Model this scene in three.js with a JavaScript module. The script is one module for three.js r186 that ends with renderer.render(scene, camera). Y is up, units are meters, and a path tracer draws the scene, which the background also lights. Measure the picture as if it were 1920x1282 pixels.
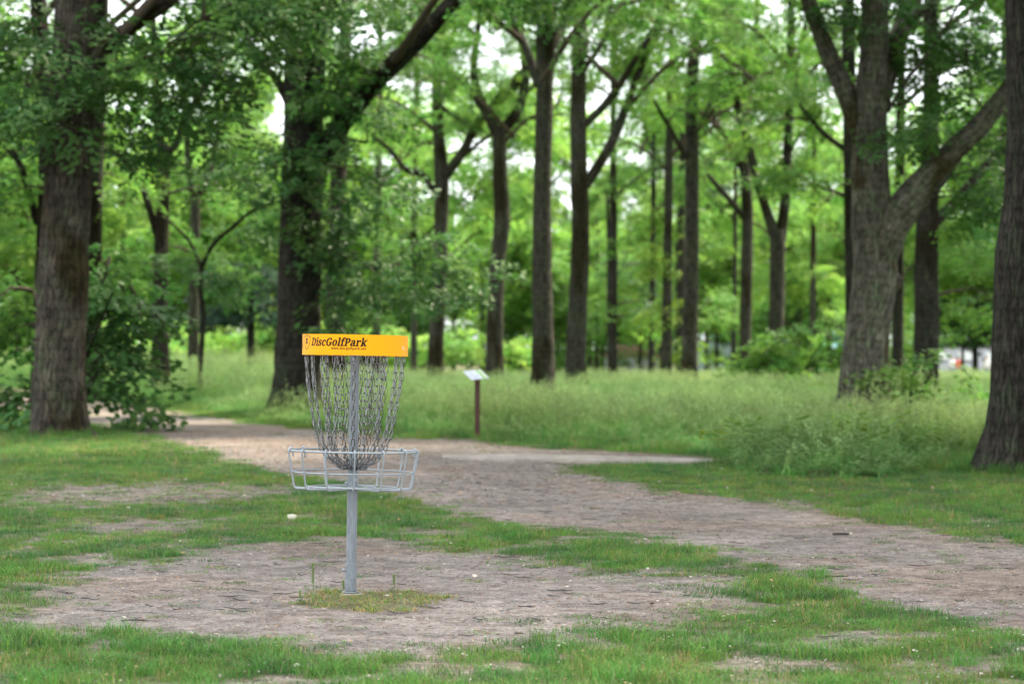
import * as THREE from 'three';
import { mergeGeometries } from 'three/addons/utils/BufferGeometryUtils.js';
import { MarchingCubes } from 'three/addons/objects/MarchingCubes.js';

// ---------------------------------------------------------------- camera, sky, sun, exposure
const F = 4533, CX = 960, CY = 641, EYE = 1.34;            // photograph in pixels: 85 mm lens on 36 x 24 mm, level, 1.34 m up
const scene = new THREE.Scene();
const camera = new THREE.PerspectiveCamera(2 * Math.atan(CY / F) * 180 / Math.PI, 1.5, 0.5, 1500);
camera.filmGauge = 36;
camera.position.set(0, EYE, 0);
camera.lookAt(0, EYE, -10);
camera.focus = 12.7;
camera.userData.fStop = 3.0;

const SKY_LEVEL = 1.0;
{
  const w = 256, h = 128, d = new Float32Array(w * h * 4);
  for (let j = 0; j < h; j++) for (let i = 0; i < w; i++) {
    const el = ((j + 0.5) / h - 0.5) * Math.PI, az = (i / w) * 2 * Math.PI;
    const up = Math.max(0, Math.sin(el));
    const cloud = 1 + 0.05 * Math.sin(az * 3 + up * 9) * Math.sin(up * 14 + az * 2) + 0.03 * Math.sin(az * 7 - up * 21);
    const L = SKY_LEVEL * (0.85 + 0.3 * up) * cloud, k = (j * w + i) * 4;
    d[k] = L * 0.96; d[k + 1] = L; d[k + 2] = L * 1.05; d[k + 3] = 1;
    if (el < 0) { d[k] = d[k + 1] = d[k + 2] = SKY_LEVEL * 0.8; }
  }
  const t = new THREE.DataTexture(d, w, h, THREE.RGBAFormat, THREE.FloatType);
  t.mapping = THREE.EquirectangularReflectionMapping; t.magFilter = t.minFilter = THREE.LinearFilter; t.needsUpdate = true;
  scene.background = t; scene.environment = t;
}
const sun = new THREE.DirectionalLight(0xfff1d8, 5.0);
sun.position.set(60, 80, -125); sun.target.position.set(0, 0, -80); scene.add(sun, sun.target);
sun.castShadow = true; sun.shadow.radius = 14; sun.shadow.mapSize.set(4096, 4096);
Object.assign(sun.shadow.camera, { left: -130, right: 130, top: 130, bottom: -130, near: 1, far: 500 });

const renderer = new THREE.WebGLRenderer({ antialias: true });
renderer.setSize(1024, 683);
renderer.toneMapping = THREE.LinearToneMapping;
renderer.toneMappingExposure = 3.0;
renderer.shadowMap.enabled = true;

// ---------------------------------------------------------------- helpers
function rngOf(seed) { let a = seed >>> 0; return () => { a = (a + 0x6d2b79f5) | 0; let t = Math.imul(a ^ (a >>> 15), 1 | a); t = (t + Math.imul(t ^ (t >>> 7), 61 | t)) ^ t; return ((t ^ (t >>> 14)) >>> 0) / 4294967296; }; }
const V = (x, y, z) => new THREE.Vector3(x, y, z);
const lerp = (a, b, t) => a + (b - a) * t, clamp = (x, a, b) => Math.min(b, Math.max(a, x));
const ss = (a, b, x) => { const t = clamp((x - a) / (b - a), 0, 1); return t * t * (3 - 2 * t); };
const hash = (x, y, z = 0) => { let h = Math.imul(x | 0, 374761393) ^ Math.imul(y | 0, 668265263) ^ Math.imul(z | 0, 1274126177); h = Math.imul(h ^ (h >>> 13), 1103515245); h ^= h >>> 16; return (h >>> 0) / 4294967296; };
function noise2(x, y, px = 0, py = 0, s = 0) {          // value noise 0..1, periodic when px, py are given
  const xi = Math.floor(x), yi = Math.floor(y), fx = x - xi, fy = y - yi, u = fx * fx * (3 - 2 * fx), v = fy * fy * (3 - 2 * fy);
  const wx = (i) => px ? ((i % px) + px) % px : i, wy = (i) => py ? ((i % py) + py) % py : i;
  const a = hash(wx(xi), wy(yi), s), b = hash(wx(xi + 1), wy(yi), s), c = hash(wx(xi), wy(yi + 1), s), d = hash(wx(xi + 1), wy(yi + 1), s);
  return lerp(lerp(a, b, u), lerp(c, d, u), v);
}
const fbm = (x, y, s = 0) => 0.55 * noise2(x, y, 0, 0, s) + 0.3 * noise2(x * 2.1 + 7, y * 2.1, 0, 0, s) + 0.15 * noise2(x * 4.3, y * 4.3 + 3, 0, 0, s);
const P = (px, py, D) => V((px - CX) / F * D, EYE - (py - CY) / F * D, -D);
const gnd = (px, py) => { const D = EYE * F / (py - CY); return [(px - CX) / F * D, D]; };   // pixel on flat ground to (x, distance)
const H = (x, D) => {                                    // the ground's height
  const fall = -0.5 * ss(62, 118, D) - 0.95 * ss(115, 178, D), left = 0.5 * ss(2, 12, -x) * ss(58, 80, D);
  return fall + left * (1 - ss(115, 170, D)) + ss(0.6, 3.5, Math.hypot(x + 0.856, D - 12.8)) * (0.035 * (fbm(x * 0.35, D * 0.35, 3) - 0.5) + 0.02 * (fbm(x * 1.3, D * 1.3, 4) - 0.5));
};
const used = {};
const numbered = (n) => { const k = used[n] = (used[n] ?? -1) + 1; return k ? `${n}_${String(k).padStart(3, '0')}` : n; };
const shadow = (o) => { o.castShadow = o.receiveShadow = true; return o; };
function tag(o, label, category, group, kind) { Object.assign(o.userData, { label, category }); if (group) o.userData.group = group; if (kind) o.userData.kind = kind; return o; }
function thing(name, label, category, pos, group) { const g = new THREE.Group(); g.name = numbered(name); g.position.copy(pos); scene.add(g); return tag(g, label, category, group); }
function part(name, geo, mat, parent) { const m = shadow(new THREE.Mesh(geo, mat)); m.name = name; parent.add(m); return m; }

// a tube through points with a radius each; uv in metres
function tube(pts, radii, seg = 8, { closed = false, disp = null, caps = true, sub = 1 } = {}) {
  let p = pts, r = radii;
  if (sub > 1) {
    const c = new THREE.CatmullRomCurve3(pts, closed, 'centripetal'), n = (pts.length - (closed ? 0 : 1)) * sub; p = []; r = [];
    const lens = pts.length - (closed ? 0 : 1);
    for (let i = 0; i <= n - (closed ? 1 : 0); i++) { const t = i / n; p.push(c.getPoint(t)); const k = t * lens, a = Math.min(Math.floor(k), lens - 1), f = k - a; r.push(lerp(radii[a % radii.length], radii[(a + 1) % radii.length], f)); }
  }
  const n = p.length, pos = [], uv = [], idx = [], nrm = new THREE.Vector3(), T = [];
  for (let i = 0; i < n; i++) { const a = closed ? p[(i + n - 1) % n] : p[Math.max(0, i - 1)], b = closed ? p[(i + 1) % n] : p[Math.min(n - 1, i + 1)]; T.push(b.clone().sub(a).normalize()); }
  let N = Math.abs(T[0].y) > 0.9 ? V(0, 0, 1) : V(0, 1, 0); N.addScaledVector(T[0], -N.dot(T[0])).normalize();
  let len = 0; const q = new THREE.Quaternion(), rm = r.reduce((a, b) => a + b) / r.length, rows = closed ? n + 1 : n; const N0 = N.clone();
  for (let ii = 0; ii < rows; ii++) {
    const i = ii % n;
    if (ii && ii < n) { q.setFromUnitVectors(T[i - 1], T[i]); N.applyQuaternion(q); N.addScaledVector(T[i], -N.dot(T[i])).normalize(); len += p[i].distanceTo(p[i - 1]); }
    if (closed && ii === n) { N = N0.clone(); len += p[0].distanceTo(p[n - 1]); }
    const B = T[i].clone().cross(N);
    for (let k = 0; k <= seg; k++) {
      const a = (k / seg) * 2 * Math.PI; nrm.copy(N).multiplyScalar(Math.cos(a)).addScaledVector(B, Math.sin(a));
      const rr = r[i] + (disp ? disp(k === seg ? 0 : a, len, r[i], i / (n - 1)) : 0);
      pos.push(p[i].x + nrm.x * rr, p[i].y + nrm.y * rr, p[i].z + nrm.z * rr); uv.push((k / seg) * 2 * Math.PI * rm, len);
    }
  }
  for (let i = 0; i < rows - 1; i++) for (let k = 0; k < seg; k++) { const a = i * (seg + 1) + k, b = a + seg + 1; idx.push(a, a + 1, b, b, a + 1, b + 1); }
  if (!closed && caps) for (const [row, flip] of [[0, 1], [n - 1, 0]]) { const c = pos.length / 3; pos.push(p[row].x, p[row].y, p[row].z); uv.push(0, 0); for (let k = 0; k < seg; k++) { const a = row * (seg + 1) + k; flip ? idx.push(c, a + 1, a) : idx.push(c, a, a + 1); } }
  const g = new THREE.BufferGeometry();
  g.setAttribute('position', new THREE.Float32BufferAttribute(pos, 3)); g.setAttribute('uv', new THREE.Float32BufferAttribute(uv, 2)); g.setIndex(idx); g.computeVertexNormals();
  if (!closed || true) { // weld the seam's normals
    const na = g.attributes.normal; for (let i = 0; i < rows; i++) { const a = i * (seg + 1), b = a + seg, x = na.getX(a) + na.getX(b), y = na.getY(a) + na.getY(b), z = na.getZ(a) + na.getZ(b), l = Math.hypot(x, y, z) || 1; na.setXYZ(a, x / l, y / l, z / l); na.setXYZ(b, x / l, y / l, z / l); }
  }
  return g;
}
const box = (w, h, d, x = 0, y = 0, z = 0) => new THREE.BoxGeometry(w, h, d).translate(x, y, z);
function tex(w, h, fn, srgb = true) {                    // fn(u, v) -> [r, g, b] 0..1 in the texture's own space
  const d = new Uint8Array(w * h * 4);
  for (let j = 0; j < h; j++) for (let i = 0; i < w; i++) { const c = fn(i / w, j / h), k = (j * w + i) * 4; d[k] = clamp(c[0], 0, 1) * 255; d[k + 1] = clamp(c[1], 0, 1) * 255; d[k + 2] = clamp(c[2], 0, 1) * 255; d[k + 3] = 255; }
  const t = new THREE.DataTexture(d, w, h); t.wrapS = t.wrapT = THREE.RepeatWrapping; t.magFilter = THREE.LinearFilter; t.minFilter = THREE.LinearMipmapLinearFilter; t.generateMipmaps = true;
  if (srgb) t.colorSpace = THREE.SRGBColorSpace; t.needsUpdate = true; return t;
}
const lin = (r, g, b) => new THREE.Color().setRGB(r, g, b);

// ---------------------------------------------------------------- materials
const barkH = (u, v) => {                               // oak bark: long fissures that split and meet; tile of 0.8 m x 1.6 m
  const wob = noise2(u * 8, v * 10, 8, 10, 1) * 1.1 + noise2(u * 16, v * 24, 16, 24, 2) * 0.5;
  const a = Math.abs(noise2(u * 40 + wob * 1.6, v * 11, 40, 11, 3) * 2 - 1), b = Math.abs(noise2(u * 76 + wob * 2.5, v * 25, 76, 25, 4) * 2 - 1);
  return clamp(0.65 * Math.pow(a, 0.6) + 0.25 * b + 0.2 * noise2(u * 90, v * 90, 90, 90, 5), 0, 1);
};
const barkMap = tex(512, 1024, (u, v) => { const h = barkH(u, v), l = noise2(u * 12, v * 16, 12, 16, 9), k = 0.14 + 0.5 * h + 0.1 * (noise2(u * 60, v * 60, 60, 60, 8) - 0.5), g = ss(0.55, 0.9, l) * 0.05; return [k * 1.02, k * 0.97 + g, k * 0.9]; });
const barkBump = tex(512, 1024, (u, v) => { const h = barkH(u, v); return [h, h, h]; }, false);
barkMap.repeat.set(1 / 0.8, 1 / 1.6); barkBump.repeat.set(1 / 0.8, 1 / 1.6);
const barkMat = (r, g, b) => new THREE.MeshPhysicalMaterial({ specularIntensity: 0.25, map: barkMap, bumpMap: barkBump, bumpScale: 0.016, color: lin(r, g, b), roughness: 0.93, vertexColors: true });
const M = {
  bark: barkMat(0.25, 0.25, 0.23), barkPale: barkMat(0.55, 0.545, 0.53), barkDark: barkMat(0.165, 0.163, 0.155),
  barkOak: barkMat(0.31, 0.295, 0.275),
  twig: new THREE.MeshPhysicalMaterial({ specularIntensity: 0.25, color: lin(0.07, 0.055, 0.042), roughness: 0.95 }),
  zinc: new THREE.MeshStandardMaterial({ color: lin(0.31, 0.34, 0.37), metalness: 0.55, roughness: 0.5 }),
  chain: new THREE.MeshStandardMaterial({ color: lin(0.23, 0.23, 0.24), metalness: 1, roughness: 0.27 }),
};
{ // galvanised tube: faint spangle and streaks
  const f = (u, v) => 0.5 * noise2(u * 14, v * 18, 14, 18, 21) + 0.3 * noise2(u * 9, v * 5, 9, 5, 22) + 0.2 * noise2(u * 70, v * 70, 70, 70, 23);
  const t = tex(256, 256, (u, v) => { const k = 0.64 + 0.1 * (f(u, v) - 0.5) * 2; return [k * 0.97, k, k * 1.02]; });
  const r = tex(256, 256, (u, v) => { const k = 0.42 + 0.25 * f(v, u); return [k, k, k]; }, false);
  t.repeat.set(2, 3); r.repeat.set(2, 3);
  M.pole = new THREE.MeshStandardMaterial({ map: t, roughnessMap: r, roughness: 1, metalness: 0.45, color: lin(0.57, 0.59, 0.62) });
}
const leafMat = (r, g, b, through = 0.42) => new THREE.MeshPhysicalMaterial({ color: lin(r, g, b), roughness: 0.92, specularIntensity: 0.2, transmission: through, thickness: 0, clearcoat: 0.22, clearcoatRoughness: 0.36, side: THREE.DoubleSide });
const bladeMat = (r, g, b) => new THREE.MeshPhysicalMaterial({ color: lin(r, g, b), roughness: 0.92, specularIntensity: 0.2, transmission: 0.35, thickness: 0, side: THREE.DoubleSide, vertexColors: true });
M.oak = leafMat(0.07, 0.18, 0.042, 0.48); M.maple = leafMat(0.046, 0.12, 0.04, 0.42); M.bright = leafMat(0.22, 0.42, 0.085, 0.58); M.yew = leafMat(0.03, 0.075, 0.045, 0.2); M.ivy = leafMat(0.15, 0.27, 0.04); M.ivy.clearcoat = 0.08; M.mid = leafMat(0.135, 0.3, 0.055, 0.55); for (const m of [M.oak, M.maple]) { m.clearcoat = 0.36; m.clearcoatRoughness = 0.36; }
M.lawn = bladeMat(1, 1, 1); M.meadow = bladeMat(1, 1, 1);

// ---------------------------------------------------------------- ground: one sheet, shared out to soil, path and bare earth
const toWorld = (list) => list.map(([x, y]) => gnd(x, y));
const PATH = toWorld([[-400, 737], [0, 743], [165, 752], [260, 762], [370, 780], [480, 796], [560, 806], [680, 817], [760, 822], [880, 825], [960, 836], [1100, 846], [1240, 853], [1345, 862], [1352, 868], [1250, 874], [1150, 869], [1050, 874], [1060, 886], [1150, 907], [1250, 922], [1400, 943], [1550, 967], [1700, 988], [1800, 1006], [1920, 1027], [2300, 1100], [2300, 1245], [1920, 1160], [1760, 1130], [1600, 1107], [1500, 1074], [1380, 1043], [1250, 1022], [1150, 1006], [1040, 990], [900, 968], [800, 944], [700, 920], [600, 898], [500, 880], [400, 856], [300, 822], [220, 804], [150, 791], [0, 769], [-400, 760]]);
const BARE = toWorld([[70, 1118], [90, 1096], [130, 1076], [250, 1060], [400, 1040], [500, 1022], [600, 1012], [680, 1014], [760, 1028], [900, 1038], [1000, 1048], [1100, 1066], [1200, 1078], [1270, 1094], [1320, 1112], [1400, 1138], [1320, 1152], [1200, 1166], [1050, 1192], [900, 1206], [700, 1212], [560, 1206], [430, 1202], [250, 1184], [150, 1164], [90, 1140]]);
function polyDist(poly, x, y) {                          // signed, negative inside
  let d = 1e9, inside = false;
  for (let i = 0, j = poly.length - 1; i < poly.length; j = i++) {
    const [ax, ay] = poly[j], [bx, by] = poly[i], ex = bx - ax, ey = by - ay, t = clamp(((x - ax) * ex + (y - ay) * ey) / (ex * ex + ey * ey), 0, 1);
    const dx = x - ax - t * ex, dy = y - ay - t * ey; d = Math.min(d, dx * dx + dy * dy);
    if ((ay > y) !== (by > y) && x < ((bx - ax) * (y - ay)) / (by - ay) + ax) inside = !inside;
  }
  return (inside ? -1 : 1) * Math.sqrt(d);
}
const THIN = [[280, 925, 260, 22], [250, 985, 110, 12]].map(([x, y, rx, ry]) => { const [a, D] = gnd(x, y), [b] = gnd(x + rx, y), [, D2] = gnd(x, y - ry); return [a, D, b - a, Math.abs(D2 - D)]; });
const [IX, ID] = gnd(690, 1126);
const SAND = toWorld([[828, 856], [960, 854], [1150, 858], [1340, 864], [1338, 870], [1150, 868], [960, 864], [830, 861]]);
const surf = (x, D) => {                                // how the ground is covered at a place
  const n = fbm(x * 1.7, D * 1.1, 11) - 0.5, n2 = fbm(x * 6, D * 5, 12) - 0.5;
  const dp = polyDist(PATH, x, D) + n * 0.6 + n2 * 0.4, db = (D < 20 ? polyDist(BARE, x, D) : 9) + n * 0.5 + n2 * 0.4;
  const isl = Math.hypot((x - IX) / 0.36, (D - ID) / 0.5) + n2 * 0.8 - 1;       // the tuft round the pole's foot
  let g = Math.min(ss(-0.12, 0.3, dp), ss(-0.25, 0.45, db));
  for (const [a, d0, ra, rd] of THIN) { const e = Math.hypot((x - a) / ra, (D - d0) / rd) + n2 * 0.9; if (e < 1.3) g *= 1 - 0.75 * ss(1.3, 0.7, e); }
  if (D < 22) g *= 1 - 0.7 * ss(0.6, 0.75, fbm(x * 2.6 + 9, D * 1.9, 17));
  if (D < 17) g *= 1 - 0.5 * ss(0.52, 0.7, fbm(x * 5 + 3, D * 3.6, 19));
  return { dp, db, isl, g: Math.max(g, isl < 0 ? 0.8 : 0) };
};
const MEADOW = [[-400, 728], [0, 735], [160, 738], [270, 748], [380, 768], [470, 786], [520, 796], [610, 803], [760, 812], [870, 815], [1000, 828], [1200, 838], [1335, 851], [1385, 880], [1430, 900], [1500, 912], [1560, 908], [1700, 886], [1800, 862], [1960, 850], [2400, 850]].map(([x, y]) => [x, EYE * F / (y - CY)]);
const inMeadow = (x, D) => { const px = CX + x / D * F; for (let i = 1; i < MEADOW.length; i++) if (px < MEADOW[i][0]) { const [a, da] = MEADOW[i - 1], [b, db] = MEADOW[i]; return D - lerp(da, db, clamp((px - a) / (b - a), 0, 1)); } return D - 30; };
{
  const Ds = []; for (let d = -20; d < 7.5; d += 1.5) Ds.push(d);
  for (let d = 7.5; d < 60; d *= 1 + 0.0068) Ds.push(d); for (let d = 60; d < 420; d *= 1.03) Ds.push(d);
  const NC = 460, n = Ds.length, pos = new Float32Array(n * (NC + 1) * 3), uv = new Float32Array(n * (NC + 1) * 2), col = new Float32Array(n * (NC + 1) * 3), kind = new Uint8Array(n * (NC + 1));
  Ds.forEach((D, i) => {
    const w = 12 + 0.4 * Math.max(D, 0);
    for (let k = 0; k <= NC; k++) {
      const s = k / NC * 2 - 1, x = w * (0.4 * s + 0.6 * s * s * s), o = i * (NC + 1) + k, near = D > 7 && D < 75;
      let c = near ? surf(x, D) : { dp: 9, db: 9, g: 1 };
      const dirt = 1 - c.g, tone = 0.62 + 0.68 * fbm(x * 0.9, D * 0.7, 31) + 0.25 * (fbm(x * 4, D * 3.5, 32) - 0.5);
      let y = H(x, D); if (near && D < 40) y += 0.007 * (fbm(x * 9, D * 9, 33) - 0.5) * dirt + (c.isl < 0 ? 0.008 * ss(0, -0.5, c.isl) : 0);
      pos.set([x, y, -D], o * 3); uv.set([x, -D], o * 2);
      const sand = D > 20 && D < 40 ? ss(0.12, -0.1, polyDist(SAND, x, D) + 0.3 * (fbm(x * 3, D * 3, 37) - 0.5)) : 0;
      const red = (1 - sand) * ss(0.42, 0.7, fbm(x * 1.1 + 5, D * 0.9, 35)) * 0.26;
      const dc = [0.9 * tone + red * 0.1, 0.9 * tone - red * 0.14, 0.9 * tone - red * 0.3], gc = [0.38, 0.46, 0.22];
      col.set([lerp(gc[0], dc[0], dirt), lerp(gc[1], dc[1], dirt), lerp(gc[2], dc[2], dirt)], o * 3);
      kind[o] = c.dp < 0.05 ? 1 : c.db < 0.1 ? 2 : 0;
    }
  });
  const hD = (u, v) => 0.45 * noise2(u * 30, v * 30, 30, 30, 41) + 0.3 * noise2(u * 90, v * 90, 90, 90, 42) + 0.25 * noise2(u * 240, v * 240, 240, 240, 43);
  const dirtMap = tex(1024, 1024, (u, v) => { const h = hD(u, v), st = noise2(u * 330, v * 330, 330, 330, 44), pale = ss(0.84, 0.95, st) * 0.26, dark = ss(0.16, 0.06, noise2(u * 200, v * 260, 200, 260, 45)) * 0.32, k = 0.5 + 0.3 * (h - 0.5) + pale - dark; return [k * 1.1, k * 1.02, k * 0.96]; });
  const dirtBump = tex(1024, 1024, (u, v) => { const h = hD(u, v) + 0.3 * ss(0.84, 0.95, noise2(u * 330, v * 330, 330, 330, 44)); return [h, h, h]; }, false);
  dirtMap.repeat.set(1 / 2.7, 1 / 2.7); dirtBump.repeat.set(1 / 2.7, 1 / 2.7);
  M.soil = new THREE.MeshPhysicalMaterial({ specularIntensity: 0.3, map: dirtMap, bumpMap: dirtBump, bumpScale: 0.006, vertexColors: true, roughness: 0.96, color: lin(0.8, 0.8, 0.82) });
  const lists = [[], [], []];
  for (let i = 0; i < n - 1; i++) for (let k = 0; k < NC; k++) { const a = i * (NC + 1) + k, b = a + NC + 1; const q = Math.max(kind[a], kind[a + 1], kind[b], kind[b + 1]); const l = lists[q]; l.push(a, a + 1, b, b, a + 1, b + 1); }
  const full = new THREE.BufferGeometry(); full.setAttribute('position', new THREE.BufferAttribute(pos, 3)); full.setIndex(lists.flat()); full.computeVertexNormals(); const nor = full.attributes.normal.array;
  ['ground', 'dirt_path', 'bare_earth'].forEach((name, q) => {
    const map = new Map(), p = [], u = [], c = [], nn = [], idx = [];
    for (const v of lists[q]) { let t = map.get(v); if (t === undefined) { t = map.size; map.set(v, t); p.push(pos[v * 3], pos[v * 3 + 1], pos[v * 3 + 2]); u.push(uv[v * 2], uv[v * 2 + 1]); c.push(col[v * 3], col[v * 3 + 1], col[v * 3 + 2]); nn.push(nor[v * 3], nor[v * 3 + 1], nor[v * 3 + 2]); } idx.push(t); }
    const g = new THREE.BufferGeometry(); g.setAttribute('position', new THREE.Float32BufferAttribute(p, 3)); g.setAttribute('uv', new THREE.Float32BufferAttribute(u, 2)); g.setAttribute('color', new THREE.Float32BufferAttribute(c, 3)); g.setAttribute('normal', new THREE.Float32BufferAttribute(nn, 3)); g.setIndex(idx);
    const m = part(name, g, M.soil, scene); m.name = numbered(name);
    tag(m, ['soil of the park under lawn and meadow grass', 'trodden grey brown dirt path curving across the park', 'bare trodden earth round the pole of the basket'][q], ['ground', 'path', 'earth'][q], null, 'structure');
  });
  const far = new THREE.PlaneGeometry(2400, 2400); far.rotateX(-Math.PI / 2); far.setAttribute('color', new THREE.Float32BufferAttribute(new Array(4).fill([0.12, 0.2, 0.05]).flat(), 3));
  const fm = part('terrain', far, M.soil, scene); fm.position.y = -2.3; tag(fm, 'wide grassy terrain beyond the park trees', 'terrain', null, 'structure');
}

{ // a pale flat strip set in the ground beyond the path
  const sh = new THREE.Shape(SAND.map(([x, D]) => new THREE.Vector2(x, D))), g = new THREE.ExtrudeGeometry(sh, { depth: 0.06, bevelEnabled: false }).rotateX(-Math.PI / 2);
  const sm = tex(256, 256, (u, v) => { const k = 0.53 + 0.16 * (noise2(u * 9, v * 9, 9, 9, 46) - 0.5) + 0.12 * (noise2(u * 60, v * 60, 60, 60, 47) - 0.5); return [k * 1.06, k, k * 0.94]; });
  const m = part('paving_strip', g, new THREE.MeshStandardMaterial({ map: sm, roughness: 0.92 }), scene); m.position.y = -0.036; tag(m, 'narrow pale flat strip set in the earth beside the info sign', 'paving', null, 'structure');
}
// ---------------------------------------------------------------- instanced stuff
function instanced(name, geo, mat, list, parent) {
  const m = shadow(new THREE.InstancedMesh(geo, mat, list.length)); m.name = name; const c = new THREE.Color();
  list.forEach((e, i) => { m.setMatrixAt(i, e.m); c.setRGB(...(e.c || [1, 1, 1])); m.setColorAt(i, c); });
  parent.add(m); m.userData.kind = 'stuff'; return m;
}
const _q = new THREE.Quaternion(), _e = new THREE.Euler();
const mat4 = (p, rx, ry, rz, sx, sy = sx, sz = sx) => new THREE.Matrix4().compose(p, _q.setFromEuler(_e.set(rx, ry, rz, 'YXZ')).clone(), V(sx, sy, sz));
class Tri { constructor() { this.p = []; this.c = []; } tri(a, b, c, col) { this.p.push(a.x, a.y, a.z, b.x, b.y, b.z, c.x, c.y, c.z); if (col) for (let i = 0; i < 3; i++) this.c.push(...col); }
  geo() { const g = new THREE.BufferGeometry(); g.setAttribute('position', new THREE.Float32BufferAttribute(this.p, 3)); if (this.c.length) g.setAttribute('color', new THREE.Float32BufferAttribute(this.c, 3)); g.computeVertexNormals(); return g; } }
function blade(t, r, x, z, h, w, lean, az, col, segs = 2) {
  const d = V(Math.cos(az), 0, Math.sin(az)), s = V(-d.z, 0, d.x); let prevL = V(x, -0.01, z).addScaledVector(s, -w / 2), prevR = V(x, -0.01, z).addScaledVector(s, w / 2);
  for (let i = 1; i <= segs; i++) {
    const f = i / segs, c = V(x, h * f * (1 - 0.25 * lean * f), z).addScaledVector(d, lean * h * f * f), ww = w * (1 - f) * 0.9;
    if (i === segs) { t.tri(prevL, prevR, c, col); break; }
    const L = c.clone().addScaledVector(s, -ww / 2), R = c.clone().addScaledVector(s, ww / 2); t.tri(prevL, prevR, R, col); t.tri(prevL, R, L, col); prevL = L; prevR = R;
  }
}
function lawnTuft(seed, n, spread, h0, h1, w, dry) {
  const r = rngOf(seed), t = new Tri();
  for (let i = 0; i < n; i++) { const a = r() * 6.28, d = Math.sqrt(r()) * spread, k = 0.75 + 0.5 * r(), c = r() < dry ? [0.28 * k, 0.23 * k, 0.1 * k] : [lerp(0.085, 0.145, r()) * k, lerp(0.22, 0.28, r()) * k, lerp(0.035, 0.055, r()) * k]; blade(t, r, Math.cos(a) * d, Math.sin(a) * d, lerp(h0, h1, r()), w * (0.7 + 0.6 * r()), 0.3 + r() * 0.9, r() * 6.28, c, 2); }
  return t.geo();
}
function meadowTuft(seed, n, spread, h0, h1, heads) {
  const r = rngOf(seed), t = new Tri();
  for (let i = 0; i < n; i++) { const a = r() * 6.28, d = Math.sqrt(r()) * spread, k = 0.8 + 0.4 * r(); blade(t, r, Math.cos(a) * d, Math.sin(a) * d, lerp(h0, h1, r() * r()), 0.009 + 0.006 * r(), 0.25 + r() * 0.8, r() * 6.28, [0.1 * k, 0.28 * k, 0.06 * k], 3); }
  for (let i = 0; i < heads; i++) {
    const a = r() * 6.28, d = Math.sqrt(r()) * spread, x = Math.cos(a) * d, z = Math.sin(a) * d, h = lerp(h1 * 0.85, h1 * 1.3, r()), az = r() * 6.28, c = [0.22, 0.32, 0.09], top = V(x + Math.cos(az) * h * 0.16, h, z + Math.sin(az) * h * 0.16);
    blade(t, r, x, z, h * 1.02, 0.005, 0.16, az, c, 3);
    for (let k = 0; k < 7; k++) { const b = top.clone().add(V((r() - 0.5) * 0.05, -r() * 0.14, (r() - 0.5) * 0.05)), e = b.clone().add(V((r() - 0.5) * 0.05, 0.025 + r() * 0.02, (r() - 0.5) * 0.05)), s = b.clone().add(V(0.009, 0.012, -0.006)); const kk = 0.8 + 0.5 * r(); t.tri(b, e, s, [0.24 * kk, 0.36 * kk, 0.14 * kk]); }
  }
  return t.geo();
}
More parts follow.
